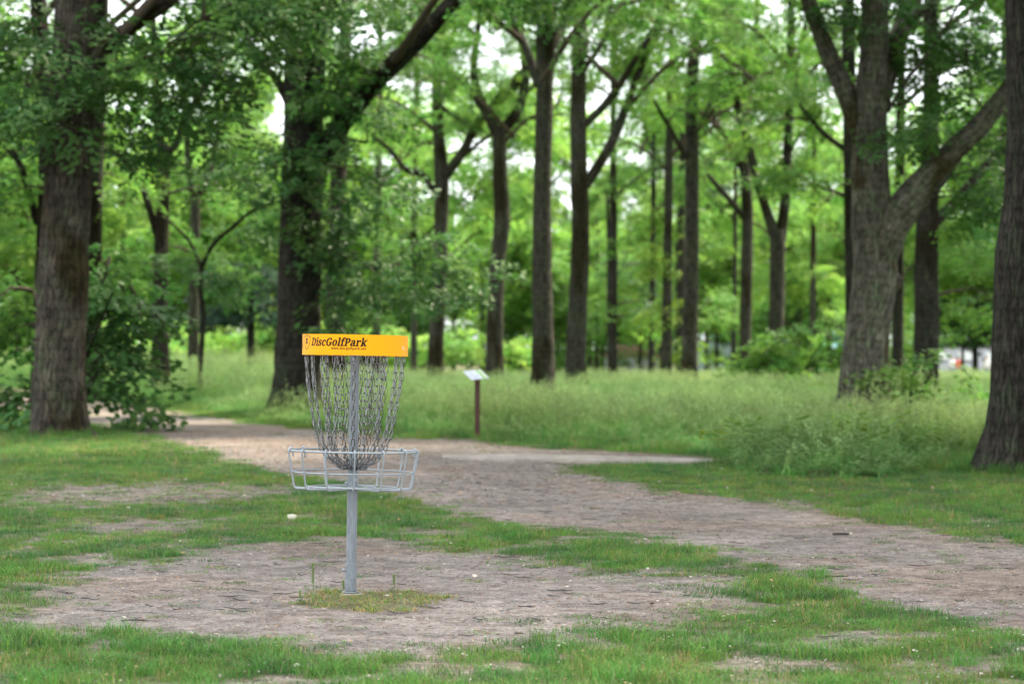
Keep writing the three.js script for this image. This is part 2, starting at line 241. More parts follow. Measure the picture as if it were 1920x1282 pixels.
{
  const r = rngOf(77), near = [[], [], []], long = [], dryL = [];
  const W = (D) => 3 + 0.25 * D;
  for (let D = 8; D < 62; D += D < 17 ? 0.085 : D < 26 ? 0.13 : 0.24) {
    const st = D < 17 ? 0.085 : D < 26 ? 0.13 : 0.24;
    for (let x = -W(D); x < W(D); x += st) {
      const xx = x + (r() - 0.5) * st * 1.4, d = D + (r() - 0.5) * st * 1.4, c = surf(xx, d), im = inMeadow(xx, d);
      if (im > 1.2 || r() > c.g * (d < 22 ? 0.86 : 1) + 0.02 + 0.16 * ss(0.56, 0.7, fbm(xx * 3.3, d * 2.8, 55)) * ss(-0.9, 0, Math.min(c.dp, c.db))) continue;
      const lush = fbm(xx * 0.9, d * 0.7, 51), k = 0.8 + 0.45 * fbm(xx * 2.3, d * 2.1, 52), yel = fbm(xx * 1.3 + 4, d * 1.3, 53);
      const big = d < 26 ? 1 : 1.9, hs = (0.3 + 0.9 * c.g) * (0.4 + 1.1 * lush) * (d > 26 ? 1.25 : 1) * (im > -1.5 && d > 25 ? 1.5 : 1), dk = ss(0.5, 0.66, fbm(xx * 3.1 + 2, d * 2.6, 54)), jit = 0.72 + 0.56 * r(), jr = 0.85 + 0.4 * r() * r(), col = [jr * jit * k * (0.72 + 0.55 * yel) * (1 - 0.4 * dk), jit * k * (0.88 + 0.12 * yel) * (1 - 0.25 * dk), jit * k * 0.95];
      const e = { m: mat4(V(xx, H(xx, d), -d), 0, r() * 6.28, 0, big * (0.8 + 0.4 * r()), hs * (0.85 + 0.3 * r()) * (big > 1 ? 1.2 : 1), big), c: col };
      if (c.isl < 0) { e.m = mat4(V(xx, H(xx, d) + 0.004, -d), 0, r() * 6.28, 0, 1, 0.5, 1); e.c = [1.35, 1.2, 1.2]; dryL.push(e); if (r() < 0.3) dryL.push({ m: mat4(V(xx + 0.03, H(xx, d) + 0.004, -d + 0.03), 0, r() * 6.28, 0, 1, 0.4, 1), c: [1.5, 1.3, 1.2] }); }
      else near[Math.floor(r() * 3)].push(e);
      if (d < 17 && c.isl > 0.3 && c.g > 0.6 && lush > (d < 11.3 ? 0.4 : 0.5) && r() < (d < 11.3 ? 0.3 : 0.16)) long.push({ m: mat4(V(xx, H(xx, d), -d), 0, r() * 6.28, 0, 0.8 + 0.6 * r(), 0.4 + 0.6 * r(), 0.9), c: [0.7 + 0.4 * r(), 0.8 + 0.3 * r(), 1.05] });
    }
  }
  for (const [tx, td, rad] of [[-6.49, 34.6, 0.48], [-4.04, 45.3, 0.52], [5.2, 25, 0.5]]) for (let i = 0; i < 70; i++) { const a = r() * 6.28, q = rad * (0.85 + 0.5 * r()), xx = tx + Math.cos(a) * q, d = td + Math.sin(a) * q; long.push({ m: mat4(V(xx, H(xx, d), -d), 0, r() * 6.28, 0, 1 + r(), 0.8 + 1.6 * r() * r(), 1.2), c: [0.8, 0.9, 1] }); }
  [lawnTuft(1, 60, 0.085, 0.02, 0.055, 0.0042, 0.07), lawnTuft(2, 60, 0.085, 0.02, 0.065, 0.0045, 0.15), lawnTuft(3, 54, 0.09, 0.015, 0.045, 0.005, 0.06)].forEach((g, i) => tag(instanced('lawn_grass', g, M.lawn, near[i], scene), ['short mown green lawn grass beside the dirt path', 'slightly taller lawn grass blades mixed with dry straw', 'low broad bladed lawn grass close to the soil'][i], 'grass', null, 'stuff'));
  tag(instanced('coarse_grass', lawnTuft(4, 60, 0.07, 0.06, 0.13, 0.0055, 0.05), M.lawn, long, scene), 'longer dark green tufts of coarse grass in the lawn', 'grass', null, 'stuff');
  tag(instanced('dry_grass', lawnTuft(5, 34, 0.08, 0.02, 0.07, 0.005, 0.62), M.lawn, dryL, scene), 'dry straw coloured grass ring round the foot of the pole', 'grass', null, 'stuff');
  scene.children.forEach((o) => { if (o.name === 'lawn_grass') o.name = numbered('lawn_grass'); });
  const me = [[], []], wd = []; let st = 0.2;
  for (let D = 24; D < 190; D += st) {
    st = D < 50 ? 0.21 : D < 75 ? 0.32 : D < 120 ? 0.55 : 1.1; const w = 7 + 0.26 * D;
    for (let x = -w; x < w; x += st) {
      const xx = x + (r() - 0.5) * st * 1.5, d = D + (r() - 0.5) * st * 1.5, im = inMeadow(xx, d) + (fbm(xx * 1.2, d * 0.8, 61) - 0.5) * 1.2; if (im < 0) continue;
      if (d < 75 && surf(xx, d).dp < 0.35) continue;
      const edge = 0.4 + 0.6 * ss(0, 4, im), n = fbm(xx * 0.4, d * 0.3, 62), k = 0.8 + 0.5 * fbm(xx * 0.7, d * 0.5, 63), px = CX + xx / d * F;
      const tall = px < 560 && d > 50 ? 1.5 : px > 1370 && d < 31 ? 1.5 : px > 1370 && d < 46 ? 0.75 : 1, sc = st > 0.5 ? 1.9 : st > 0.3 ? 1.35 : 1, leafy = d < 60 && fbm(xx * 0.6 + 3, d * 0.45, 64) > (px > 1360 && d < 33 ? 0.34 : 0.56);
      const e = { m: mat4(V(xx, H(xx, d), -d), 0, r() * 6.28, 0, sc, edge * tall * (0.24 + 0.72 * n) * (0.6 + 0.75 * r()), sc), c: (() => { const j = 0.62 + 0.7 * r(); return [j * k * (0.8 + 0.5 * n), j * k, j * k]; })() };
      (leafy && r() < 0.5 ? wd : me[Math.floor(r() * 2)]).push(e);
    }
  }
  [meadowTuft(11, 40, 0.17, 0.16, 0.5, 6), meadowTuft(12, 36, 0.18, 0.16, 0.56, 3)].forEach((g, i) => { const m = instanced('meadow_grass', g, M.meadow, me[i], scene); m.name = numbered('meadow_grass'); tag(m, ['tall flowering meadow grass with pale seed heads under the trees', 'tall leafy meadow grass under the trees'][i], 'grass', null, 'stuff'); });
  const t = new Tri(), rr = rngOf(15);
  for (let s = 0; s < 5; s++) { const bx = (rr() - 0.5) * 0.25, bz = (rr() - 0.5) * 0.25, h = 0.35 + rr() * 0.3; blade(t, rr, bx, bz, h, 0.006, 0.1, rr() * 6, [0.1, 0.17, 0.05], 2);
    for (let k = 0; k < 9; k++) leaf(t, V(bx, h * (0.25 + 0.75 * k / 9), bz), V(Math.cos(k * 2.4), 0.25, Math.sin(k * 2.4)), V(0, 1, 0), 0.05 + rr() * 0.05, 0.035 + 0.02 * rr(), [0.12 + 0.06 * rr(), 0.26, 0.05]); }
  tag(instanced('leafy_weeds', t.geo(), M.meadow, wd, scene), 'leafy green weeds growing among the meadow grass', 'weeds', null, 'stuff');
}
function leaf(t, o, dir, up, len, wid, col) {
  const d = dir.clone().normalize(), s = d.clone().cross(up).normalize(), n = s.clone().cross(d), at = (f, w, dn) => o.clone().addScaledVector(d, len * f).addScaledVector(s, w * wid).addScaledVector(n, -dn * len);
  const b = at(0, 0, 0), tip = at(1, 0, 0.12);
  for (const k of [-1, 1]) { const a = at(0.34, k * 0.42, 0.06), c = at(0.68, k * 0.5, 0.12); if (k > 0) { t.tri(b, a, c, col); t.tri(b, c, tip, col); } else { t.tri(b, c, a, col); t.tri(b, tip, c, col); } }
}
function spray(seed, n, L, len, wid, tilt) {             // a leafy twig along +x, leaves mostly facing up
  const r = rngOf(seed), t = new Tri();
  for (let i = 0; i < n; i++) {
    const f = 0.1 + 0.9 * r(), side = (r() - 0.5) * 2, x = f * L, z = side * L * 0.42 * (1.1 - 0.6 * f), y = (r() - 0.5) * L * 0.2 - 0.12 * L * f * f;
    const az = side * 1.2 + (r() - 0.5) * 1.4, up = V((r() - 0.5) * tilt, 1, (r() - 0.5) * tilt).normalize();
    leaf(t, V(x, y, z), V(Math.cos(az), (r() - 0.6) * 0.6, Math.sin(az)), up, len * (0.7 + 0.6 * r()), wid * (0.8 + 0.4 * r()));
  }
  return t.geo();
}
const SPRAY = { oak: [101, 102, 103].map((s) => spray(s, 30, 0.62, 0.115, 0.065, 1.2)), far: [111, 112, 113].map((s) => spray(s, 30, 1.05, 0.2, 0.12, 1.5)), maple: [121, 122].map((s) => spray(s, 26, 0.55, 0.115, 0.09, 1.4)) };
let LEAVES = 0;

// ---------------------------------------------------------------- trees
// a stem is a list of [px, py, width in px, depth offset in m]; all of a tree's stems stand at its distance
function barkTube(pts, radii, seg, sub, seed, rough, flare) {
  const ph = seed * 1.7;
  const g = tube(pts, radii, seg, { sub, disp: (a, s, r, t) => {
    const ca = Math.cos(a), sa = Math.sin(a);
    let d = r * 0.16 * (fbm(ca * 1.2 + ph, s * 0.9 + sa, seed) - 0.5) + r * 0.1 * (noise2(ca * 2.5 + sa * 2 + ph, s * 2.2, 0, 0, seed + 1) - 0.5);
    if (flare) d += r * 0.35 * Math.max(0, Math.cos(a * 4 + ph) * 0.6 + Math.cos(a * 3 + 1 + ph) * 0.4) * Math.exp(-s / 0.5);
    if (rough) d += rough * (Math.abs(noise2(a * 12 + 0.8 * noise2(s * 5, a * 3, 0, 0, 7), s * 2.6, 0, 0, seed + 2) * 2 - 1) - 0.5);
    return d;
  } });
  const p = g.attributes.position, c = new Float32Array(p.count * 3);
  for (let i = 0; i < p.count; i++) { const x = p.getX(i), y = p.getY(i), z = p.getZ(i), n = fbm(x * 2.2 + z * 1.3 + seed, y * 1.1, 71), m = ss(0.56, 0.7, fbm(x * 1.7 - z + seed * 3, y * 0.9 + 9, 72)), l = ss(0.55, 0.72, fbm(x * 4 + z * 3, y * 2.5 + seed, 73)); const k = 0.8 + 0.4 * n; c.set([k * lerp(1, 0.5, m) * (1 + 0.16 * l), k * lerp(1, 0.43, m) * (1 + 0.24 * l), k * lerp(1, 0.27, m) * (1 + 0.16 * l)], i * 3); }
  g.setAttribute('color', new THREE.BufferAttribute(c, 3)); return g;
}
const tan = (pts, i) => pts[Math.min(i + 1, pts.length - 1)].clone().sub(pts[Math.max(i - 1, 0)]).normalize();
function tree({ name = 'oak_tree', label, category = 'tree', group, D, stems, clouds = [], top = null, topd = 1, mat = M.bark, leafM = M.oak, sprays = SPRAY.oak, seed, near = false, dens = 1, autos = true, clipGround = true, per = 0 }) {
  const r = rngOf(seed), b = stems[0][0], x0 = (b[0] - CX) / F * D, y0 = H(x0, D), base = V(x0, y0, -D), t = thing(name, label, category, base, group);
  const skel = [];
  stems.forEach((st, k) => {
    const pts = st.map(([px, py, w, dz = 0]) => P(px, py, D).add(V(0, 0, dz)).sub(base)), rad = st.map(([, , w]) => w / 2 / F * D);
    if (k === 0) { pts[0].y = -0.15; }
    if (k > 0) { let dz = (r() - 0.5) * 3.2; pts.forEach((p, i) => { p.z += dz * (i / (pts.length - 1)); }); }
    const seg = near ? (k ? 24 : 72) : k ? 9 : 20;
    part(k ? 'limb' : 'trunk', barkTube(pts, rad, seg, near ? (k ? 8 : 22) : 5, seed + k * 13, near ? (k ? 0.006 : 0.013) : 0, k === 0), mat, t);
    for (let i = 0; i < pts.length - 1; i++) for (let f = 0; f < 1; f += 0.2) skel.push(pts[i].clone().lerp(pts[i + 1], f));
    skel.push(pts[pts.length - 1]);
  });
  const twigs = [], list = [];
  // boughs above the frame
  if (top) {
    const [y1, y2, R, n] = top, st = stems[0], tp = P(st[st.length - 1][0], st[st.length - 1][1], D).sub(base);
    for (let i = 0; i < n; i++) {
      const a = i * 2.4 + r(), f = i / n, y = lerp(y1, y2, f), reach = R * (0.55 + 0.5 * r()) * (1 - 0.45 * f), s = skel.reduce((m, p) => Math.abs(p.y - (y - reach * 0.5)) < Math.abs(m.y - (y - reach * 0.5)) ? p : m, tp);
      const e = V(s.x + Math.cos(a) * reach, y, s.z + Math.sin(a) * reach), mid = s.clone().lerp(e, 0.5).add(V(0, reach * 0.12, 0));
      twigs.push(tube([s, mid, e], [0.09, 0.06, 0.02], 6, { sub: 4 })); for (let q = 0; q <= 1; q += 0.25) skel.push(s.clone().lerp(e, q));
      clouds = clouds.concat([{ c: e, r: [reach * 0.5, reach * 0.42, reach * 0.5], d: 0.8 * topd }, { c: mid, r: [reach * 0.4, reach * 0.36, reach * 0.4], d: 0.5 * topd }]);
    }
  }
  if (autos) stems.slice(1).forEach((st) => { const a = st[st.length - 1], pm = st[Math.floor(st.length / 2)]; for (const [q, R, dd] of [[a, 1.3, 0.7], [pm, 0.9, 0.4]]) clouds = clouds.concat([{ c: P(q[0], q[1], D).sub(base).add(V((r() - 0.5), 0.3, (r() - 0.5) * 2)), r: [R, R * 0.8, R], d: dd * 0.95 }]); });
  for (const cl of clouds) {
    let c, R, d = 1;
    if (Array.isArray(cl)) { const [px, py, rx, ry, dd = 1, dz = 0] = cl; c = P(px, py, D - dz).sub(base); R = [rx / F * D, ry / F * D, Math.max(0.5, Math.min(1.4, rx / F * D))]; d = dd; } else { c = cl.c; R = cl.r; d = cl.d; }
    const vol = R[0] * R[1] * R[2], n = Math.max(2, Math.round((near ? 6.2 : 4.7) * Math.pow(vol, 0.72) * d * dens));
    for (let i = 0; i < n; i++) {
      let u; do u = V(r() * 2 - 1, r() * 2 - 1, r() * 2 - 1); while (u.lengthSq() > 1);
      const q = V(c.x + u.x * R[0], c.y + u.y * R[1], c.z + u.z * R[2]); if (clipGround && q.y < 0.5) continue;
      let best = skel[0], bd = 1e9; for (const s of skel) { const dd = s.distanceToSquared(q) + (s.y > q.y + 0.4 ? 1.5 : 0); if (dd < bd) { bd = dd; best = s; } }
      const mid = best.clone().lerp(q, 0.55).add(V((r() - 0.5) * 0.2, 0.1 + 0.1 * Math.sqrt(bd), (r() - 0.5) * 0.2));
      if (near || r() < 0.6) twigs.push(tube([best, mid, q], [Math.min(0.06, 0.012 + 0.012 * Math.sqrt(bd)) * (near ? 1 : 1.5), near ? 0.013 : 0.022, 0.006], 4, { sub: near ? 4 : 2, caps: false }));
      if (i % 5 === 0) skel.push(mid);
      const az = Math.atan2(-(q.z - best.z), q.x - best.x), m = per || (sprays === SPRAY.far ? 11 : near ? 11 : 14), tone = 0.75 + 0.5 * r();
      for (let k = 0; k < m; k++) {
        const p = q.clone().add(V((r() - 0.5) * 1.0, (r() - 0.5) * 0.62, (r() - 0.5) * 1.0).multiplyScalar(sprays === SPRAY.far ? 1.5 : 1)), kk = tone * (0.85 + 0.3 * r()), ye = r();
        list.push({ m: mat4(p, (r() - 0.5) * 1.2, az + (r() - 0.5) * 2.8, (r() - 0.65) * 1.1, 0.75 + 0.5 * r()), c: [kk * (0.85 + 0.4 * ye), kk, kk * (1 - 0.2 * ye)] });
      }
    }
  }
  if (twigs.length) part('branches', mergeGeometries(twigs), M.twig, t).userData.kind = 'stuff';
  if (list.length) { const cr = instanced('crown', sprays[seed % sprays.length], leafM, list, t); LEAVES += list.length; }
  return t;
}
const near = true;
tree({ label: 'thick ridged oak trunk beside the path with a maple bush behind it', D: 34.6, seed: 1, near, mat: M.barkOak,
  stems: [[[110, 830, 165], [110, 800, 108], [111, 740, 99], [113, 600, 93], [120, 505, 97], [120, 460, 92], [124, 380, 90], [130, 250, 88], [135, 120, 80], [140, 0, 76], [148, -200, 66], [155, -500, 50], [160, -900, 20]],
    [[160, 190, 40], [185, 110, 34], [240, 60, 30], [330, 0, 26], [430, -90, 18]], [[120, -150, 40], [40, -300, 30], [-60, -420, 18]]],
  clouds: [[15, 30, 50, 40, 1.3], [40, 95, 50, 30, 1], [55, 165, 80, 50, 1, 0.6], [110, 205, 110, 32, 1, 0.9], [30, 225, 60, 40, 1], [245, 200, 90, 60, 1, 0.4], [320, 160, 90, 50, 1], [370, 240, 90, 40, 0.8, 0.4], [290, 90, 110, 40, 0.8], [270, 260, 90, 40, 0.7], [400, 60, 120, 50, 0.8], [40, 60, 70, 50, 0.8], [180, 60, 60, 50, 0.5], [10, 320, 50, 60, 0.8], [480, 20, 90, 40, 0.8]], top: [8.5, 18, 5.5, 12], topd: 0.45, dens: 1.45 });
tree({ label: 'dark straight oak trunk behind the yellow topped basket, low leafy boughs', D: 45.3, seed: 2, near, mat: M.barkDark,
  stems: [[[556, 782, 160], [556, 765, 112], [558, 700, 92], [560, 600, 82], [562, 450, 78], [568, 300, 78], [572, 100, 75], [575, 0, 72], [580, -300, 55], [585, -700, 20]],
    [[585, 340, 40], [630, 250, 40], [665, 205, 38], [715, 148, 36], [790, 78, 34], [860, 0, 28], [960, -120, 20]], [[545, 200, 20], [515, 145, 16], [478, 108, 13], [455, 60, 10], [420, 10, 6]], [[600, 480, 12], [660, 500, 9], [740, 495, 7], [800, 478, 4]], [[600, 270, 10], [640, 262, 8], [690, 268, 5]]],
  clouds: [[630, 110, 90, 60, 1, 0.6], [590, 50, 90, 50, 1, 0.8], [660, 40, 60, 50, 0.9], [700, 215, 60, 30, 0.7, 0.5], [640, 190, 50, 30, 0.7, 0.6], [630, 300, 80, 40, 1, 0.7], [660, 370, 90, 45, 1, 0.6], [590, 340, 50, 25, 0.8, 0.8], [640, 440, 80, 40, 1, 0.5], [700, 480, 110, 40, 1, 0.3], [780, 490, 70, 30, 0.7, 0.6], [840, 525, 40, 20, 0.7], [660, 545, 90, 35, 0.8, 0.4], [620, 590, 60, 25, 0.7], [750, 540, 60, 30, 0.7], [480, 300, 60, 35, 0.8], [430, 330, 50, 30, 0.6], [470, 50, 60, 50, 0.8], [520, 20, 80, 40, 1, 0.7], [740, 0, 50, 30, 0.6], [900, -60, 70, 50, 0.7]], top: [9, 20, 6, 12], topd: 0.45, dens: 1.45, autos: false });
tree({ label: 'big forked oak with pale mossy bark and a long slanting limb', D: 44, seed: 3, near, mat: M.barkPale,
  stems: [[[1622, 780, 160], [1622, 745, 104], [1622, 700, 94], [1625, 640, 86], [1633, 580, 82], [1641, 520, 86], [1640, 460, 82], [1634, 390, 76], [1632, 300, 67], [1634, 200, 61], [1640, 100, 55], [1640, 0, 52], [1640, -200, 44], [1640, -600, 20]],
    [[1640, 540, 56], [1664, 440, 66], [1700, 375, 56], [1760, 308, 46], [1830, 238, 40], [1890, 160, 34], [1960, 60, 28]], [[1655, 500, 40], [1698, 418, 38], [1750, 360, 28], [1795, 312, 26], [1850, 230, 20], [1910, 170, 14]], [[1620, 270, 44], [1590, 180, 38], [1555, 100, 34], [1525, 20, 30], [1490, -80, 22]], [[1650, 190, 44], [1680, 100, 40], [1720, 10, 34], [1770, -100, 24]], [[1665, 210, 8], [1695, 155, 8], [1740, 95, 7], [1790, 8, 4]], [[1660, 535, 46], [1676, 527, 40], [1688, 520, 26]]],
  autos: false, clouds: [[1720, 250, 60, 30, 0.7, 0.5], [1790, 200, 70, 60, 0.9], [1830, 330, 60, 50, 0.8], [1780, 390, 70, 40, 0.7], [1850, 430, 60, 40, 0.7], [1820, 60, 80, 60, 1], [1720, 60, 40, 40, 0.6], [1580, 40, 40, 40, 0.5], [1660, 20, 40, 30, 0.5], [1780, 130, 60, 50, 0.9], [1880, 300, 50, 50, 0.8]], top: [9, 19, 6, 12], topd: 0.5, dens: 1.25 });
tree({ label: 'dark leaning trunk with flared foot in the shade at the lawn edge', D: 25, seed: 4, near, mat: M.barkDark,
  stems: [[[1905, 900, 250], [1907, 868, 165], [1908, 800, 118], [1910, 700, 100], [1910, 560, 88], [1915, 480, 96], [1922, 380, 80], [1928, 250, 78], [1930, 100, 84], [1932, 0, 90], [1940, -400, 70], [1945, -1000, 50], [1950, -1700, 20]]],
  autos: false, clouds: [], top: [8.5, 16, 5, 12] });
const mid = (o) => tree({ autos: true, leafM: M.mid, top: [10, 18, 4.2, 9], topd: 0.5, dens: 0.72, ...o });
mid({ label: 'slim oak with a right hand fork rising behind the info sign', D: 90, seed: 5, stems: [[[816, 700, 34], [818, 640, 29], [823, 560, 28], [826, 450, 26], [828, 330, 28], [822, 250, 21], [820, 150, 20], [824, 60, 18], [828, -60, 15], [830, -260, 8]], [[832, 335, 20], [868, 285, 19], [900, 225, 16], [960, 170, 14], [1005, 110, 11]], [[818, 370, 14], [795, 330, 13], [762, 320, 10], [738, 290, 9], [700, 255, 6]], [[820, 110, 12], [850, 60, 10], [865, 5, 8]], [[826, 200, 11], [870, 230, 10], [905, 245, 8]]] });
mid({ label: 'oak with gnarled trunk that forks wide behind the info sign', D: 88, seed: 6, stems: [[[927, 695, 40], [928, 640, 33], [930, 560, 31], [934, 480, 29], [941, 412, 33], [938, 330, 27], [935, 240, 27]], [[932, 250, 22], [903, 195, 20], [862, 150, 17], [835, 130, 12]], [[938, 250, 22], [970, 205, 20], [986, 140, 18], [978, 60, 15], [965, -40, 10]], [[928, 240, 16], [890, 150, 15], [895, 70, 12], [910, -30, 9]], [[910, 220, 14], [950, 160, 14], [1000, 110, 11]]] });
mid({ label: 'straight grey oak trunk in the meadow grass, unforked to full height', D: 61, seed: 7, stems: [[[1018, 740, 52], [1018, 700, 44], [1018, 600, 40], [1016, 450, 37], [1018, 300, 34], [1022, 150, 34], [1024, 60, 38], [1022, 0, 36], [1020, -200, 28], [1020, -600, 10]], [[1010, 160, 18], [988, 90, 17], [970, 45, 14], [940, -10, 10]], [[1035, 90, 18], [1060, 30, 16], [1080, -50, 12]]], top: [10, 19, 5, 11] });
mid({ label: 'tall oak in the meadow with two limbs sweeping up to the right', D: 71, seed: 8, stems: [[[1079, 712, 44], [1080, 660, 37], [1084, 560, 36], [1089, 440, 34], [1086, 330, 33], [1084, 200, 30], [1087, 60, 26], [1088, -80, 20], [1090, -350, 9]], [[1098, 348, 20], [1148, 265, 19], [1178, 190, 15], [1205, 120, 14], [1240, 50, 11], [1270, -30, 8]], [[1095, 235, 15], [1140, 190, 15], [1190, 115, 13], [1245, 25, 12], [1290, -60, 9]], [[1095, 130, 12], [1130, 75, 11], [1150, -10, 8]]] });
mid({ label: 'thin upright oak next to the double stemmed oak in the meadow', D: 78, seed: 9, stems: [[[1293, 706, 34], [1294, 640, 29], [1297, 500, 27], [1298, 300, 26], [1297, 190, 24], [1300, 120, 22], [1308, 50, 20], [1325, -30, 15], [1340, -200, 8]], [[1302, 158, 9], [1350, 155, 8], [1395, 156, 5]], [[1295, 310, 10], [1255, 245, 9], [1222, 195, 6]], [[1300, 260, 9], [1330, 200, 8], [1345, 160, 5]]] });
mid({ label: 'slim trunk with thin side branches left of the double stemmed oak', D: 88, seed: 10, stems: [[[1397, 700, 26], [1398, 640, 22], [1400, 500, 22], [1402, 400, 21], [1398, 320, 18], [1400, 240, 14], [1412, 130, 11], [1420, 20, 9], [1425, -150, 5]], [[1396, 325, 14], [1368, 270, 12], [1338, 222, 10], [1315, 175, 7]], [[1394, 405, 12], [1355, 365, 11], [1322, 332, 8]]] });
mid({ label: 'double stemmed oak forking in a V above the meadow bush', D: 79, seed: 11, stems: [[[1455, 705, 34], [1456, 650, 30], [1457, 560, 28], [1459, 430, 30]], [[1456, 450, 22], [1436, 390, 18], [1418, 330, 17], [1398, 250, 16], [1374, 160, 15], [1362, 60, 13], [1358, -60, 10]], [[1463, 450, 22], [1472, 380, 20], [1476, 300, 18], [1481, 180, 16], [1483, 60, 15], [1484, -80, 11]], [[1482, 160, 10], [1500, 90, 9], [1515, 20, 6]], [[1420, 340, 9], [1470, 300, 8], [1500, 250, 5]]], top: [11, 19, 4, 9] });
mid({ label: 'dark trunk rising close behind the pale mossy oak', D: 62, seed: 12, mat: M.barkDark, stems: [[[1602, 725, 34], [1601, 650, 29], [1598, 450, 29], [1595, 250, 27], [1592, 100, 25], [1592, -50, 22], [1592, -400, 9]], [[1592, 285, 11], [1545, 245, 10], [1505, 190, 7]], [[1592, 370, 9], [1540, 345, 8], [1500, 320, 5]]], clouds: [[1530, 150, 60, 50, 0.6], [1520, 320, 60, 40, 0.5]] });
mid({ label: 'stout dark oak to the right of the pale mossy oak', D: 59, seed: 13, mat: M.barkDark, stems: [[[1735, 735, 60], [1736, 690, 50], [1738, 600, 48], [1738, 500, 46], [1740, 400, 42], [1744, 320, 34], [1746, 200, 30], [1746, 50, 28], [1746, -150, 22], [1746, -450, 9]], [[1752, 420, 22], [1795, 375, 20], [1845, 315, 18], [1915, 245, 14], [1990, 170, 9]]], clouds: [[1800, 270, 80, 60, 0.8, -1], [1780, 180, 80, 60, 0.8, -1], [1800, 480, 80, 50, 0.8, -1], [1830, 560, 60, 40, 0.7, -1], [1880, 400, 60, 60, 0.8], [1700, 300, 50, 60, 0.5, -2], [1870, 120, 70, 60, 0.8]] });
mid({ label: 'narrow dark trunk between the pale mossy oak and the stout oak', D: 72, seed: 14, mat: M.barkDark, stems: [[[1683, 720, 26], [1684, 650, 22], [1686, 450, 20], [1690, 200, 17], [1692, -100, 12]]], clouds: [[1690, 330, 50, 60, 0.6]] });
mid({ label: 'oak with crooked branching crown far behind the maple bush', D: 62, seed: 15, mat: M.barkDark, stems: [[[300, 700, 38], [300, 640, 32], [300, 560, 30], [303, 420, 27], [306, 330, 25], [304, 270, 24]], [[302, 285, 20], [292, 210, 18], [285, 130, 15], [280, 20, 11], [278, -120, 7]], [[306, 290, 16], [328, 272, 15], [342, 230, 14], [362, 190, 12], [410, 120, 11], [455, 75, 8]], [[296, 450, 14], [262, 345, 13], [225, 295, 11], [188, 275, 7]], [[360, 195, 9], [395, 150, 8], [420, 60, 6]]], clouds: [[240, 440, 70, 40, 0.7, -1], [350, 470, 60, 30, 0.6, -1], [230, 510, 60, 35, 0.7], [430, 510, 60, 30, 0.5], [430, 390, 50, 40, 0.4]] });
mid({ label: 'pale young trunk with a Y fork beside the thin dark sapling', D: 78, seed: 16, stems: [[[362, 690, 24], [362, 620, 20], [364, 500, 18], [366, 370, 19]], [[364, 380, 14], [354, 310, 13], [350, 200, 11], [345, 60, 8]], [[368, 375, 14], [390, 320, 12], [402, 250, 10], [420, 140, 7]]], leafM: M.bright });
tree({ name: 'sapling', label: 'thin dark sapling with two spreading branches in the tall grass', D: 57, seed: 17, mat: M.barkDark, stems: [[[372, 725, 10], [378, 640, 10], [381, 590, 10], [375, 545, 9], [378, 490, 9]], [[378, 500, 8], [400, 460, 8], [440, 425, 7], [478, 395, 6], [520, 380, 3]], [[377, 500, 7], [350, 450, 6], [318, 420, 5], [290, 400, 3]]], clouds: [[330, 470, 50, 30, 0.6], [450, 450, 50, 30, 0.5], [400, 540, 50, 30, 0.5], [500, 400, 40, 20, 0.5]], autos: false });
mid({ label: 'dark trunk half hidden by foliage behind the ridged oak', D: 52, seed: 18, mat: M.barkDark, stems: [[[74, 740, 42], [78, 600, 36], [88, 280, 35], [80, 150, 33], [74, 40, 32], [66, -100, 26], [60, -350, 12]], [[70, 420, 14], [30, 300, 13], [0, 270, 9]]], clouds: [[15, 40, 60, 50, 0.9], [30, 420, 60, 50, 0.9], [30, 520, 60, 50, 0.9], [20, 330, 50, 50, 0.7], [40, 120, 60, 60, 0.6]] });
mid({ label: 'plain brown trunk standing just behind the ridged oak', D: 55, seed: 19, mat: M.barkDark, stems: [[[172, 730, 36], [174, 600, 30], [178, 330, 29], [187, 120, 27], [192, -30, 24], [195, -350, 10]]], clouds: [[210, 380, 60, 50, 0.5], [215, 130, 50, 50, 0.4]] });
mid({ label: 'dark trunk behind the yellow band of the basket', D: 72, seed: 20, mat: M.barkDark, stems: [[[629, 705, 40], [629, 640, 35], [632, 400, 32], [640, 200, 28], [650, 0, 22], [655, -200, 10]]], clouds: [[700, 400, 70, 60, 0.4], [690, 570, 60, 30, 0.6]] });
mid({ label: 'slender trunk deep in the wood behind the leafy low boughs', D: 98, seed: 21, group: 'slender trunks deep in the wood', stems: [[[705, 690, 18], [706, 600, 16], [708, 400, 14], [712, 150, 11], [715, -100, 7]]], leafM: M.bright });
mid({ label: 'slender forked tree in the wood with pale backlit leaves', D: 105, seed: 22, stems: [[[775, 690, 13], [776, 550, 12], [776, 360, 11], [780, 200, 9], [785, 0, 7]], [[776, 460, 6], [810, 430, 5], [830, 390, 3]]], leafM: M.bright });
mid({ label: 'twin dark trunks growing side by side before the red roofed stand', D: 108, seed: 23, mat: M.barkDark, stems: [[[1149, 700, 20], [1149, 620, 17], [1150, 500, 16], [1150, 300, 13], [1150, 50, 9]], [[1150, 680, 8], [1143, 620, 8], [1143, 480, 7], [1140, 350, 5]]], clouds: [[1160, 560, 50, 40, 0.7], [1200, 590, 50, 30, 0.7]] });
mid({ label: 'small dark trunk under blue green leaves by the white tent', D: 112, seed: 24, mat: M.barkDark, stems: [[[1222, 700, 14], [1222, 640, 12], [1224, 500, 11], [1226, 250, 8]]], leafM: M.maple, clouds: [[1215, 560, 50, 40, 0.9], [1200, 500, 50, 40, 0.7]] });
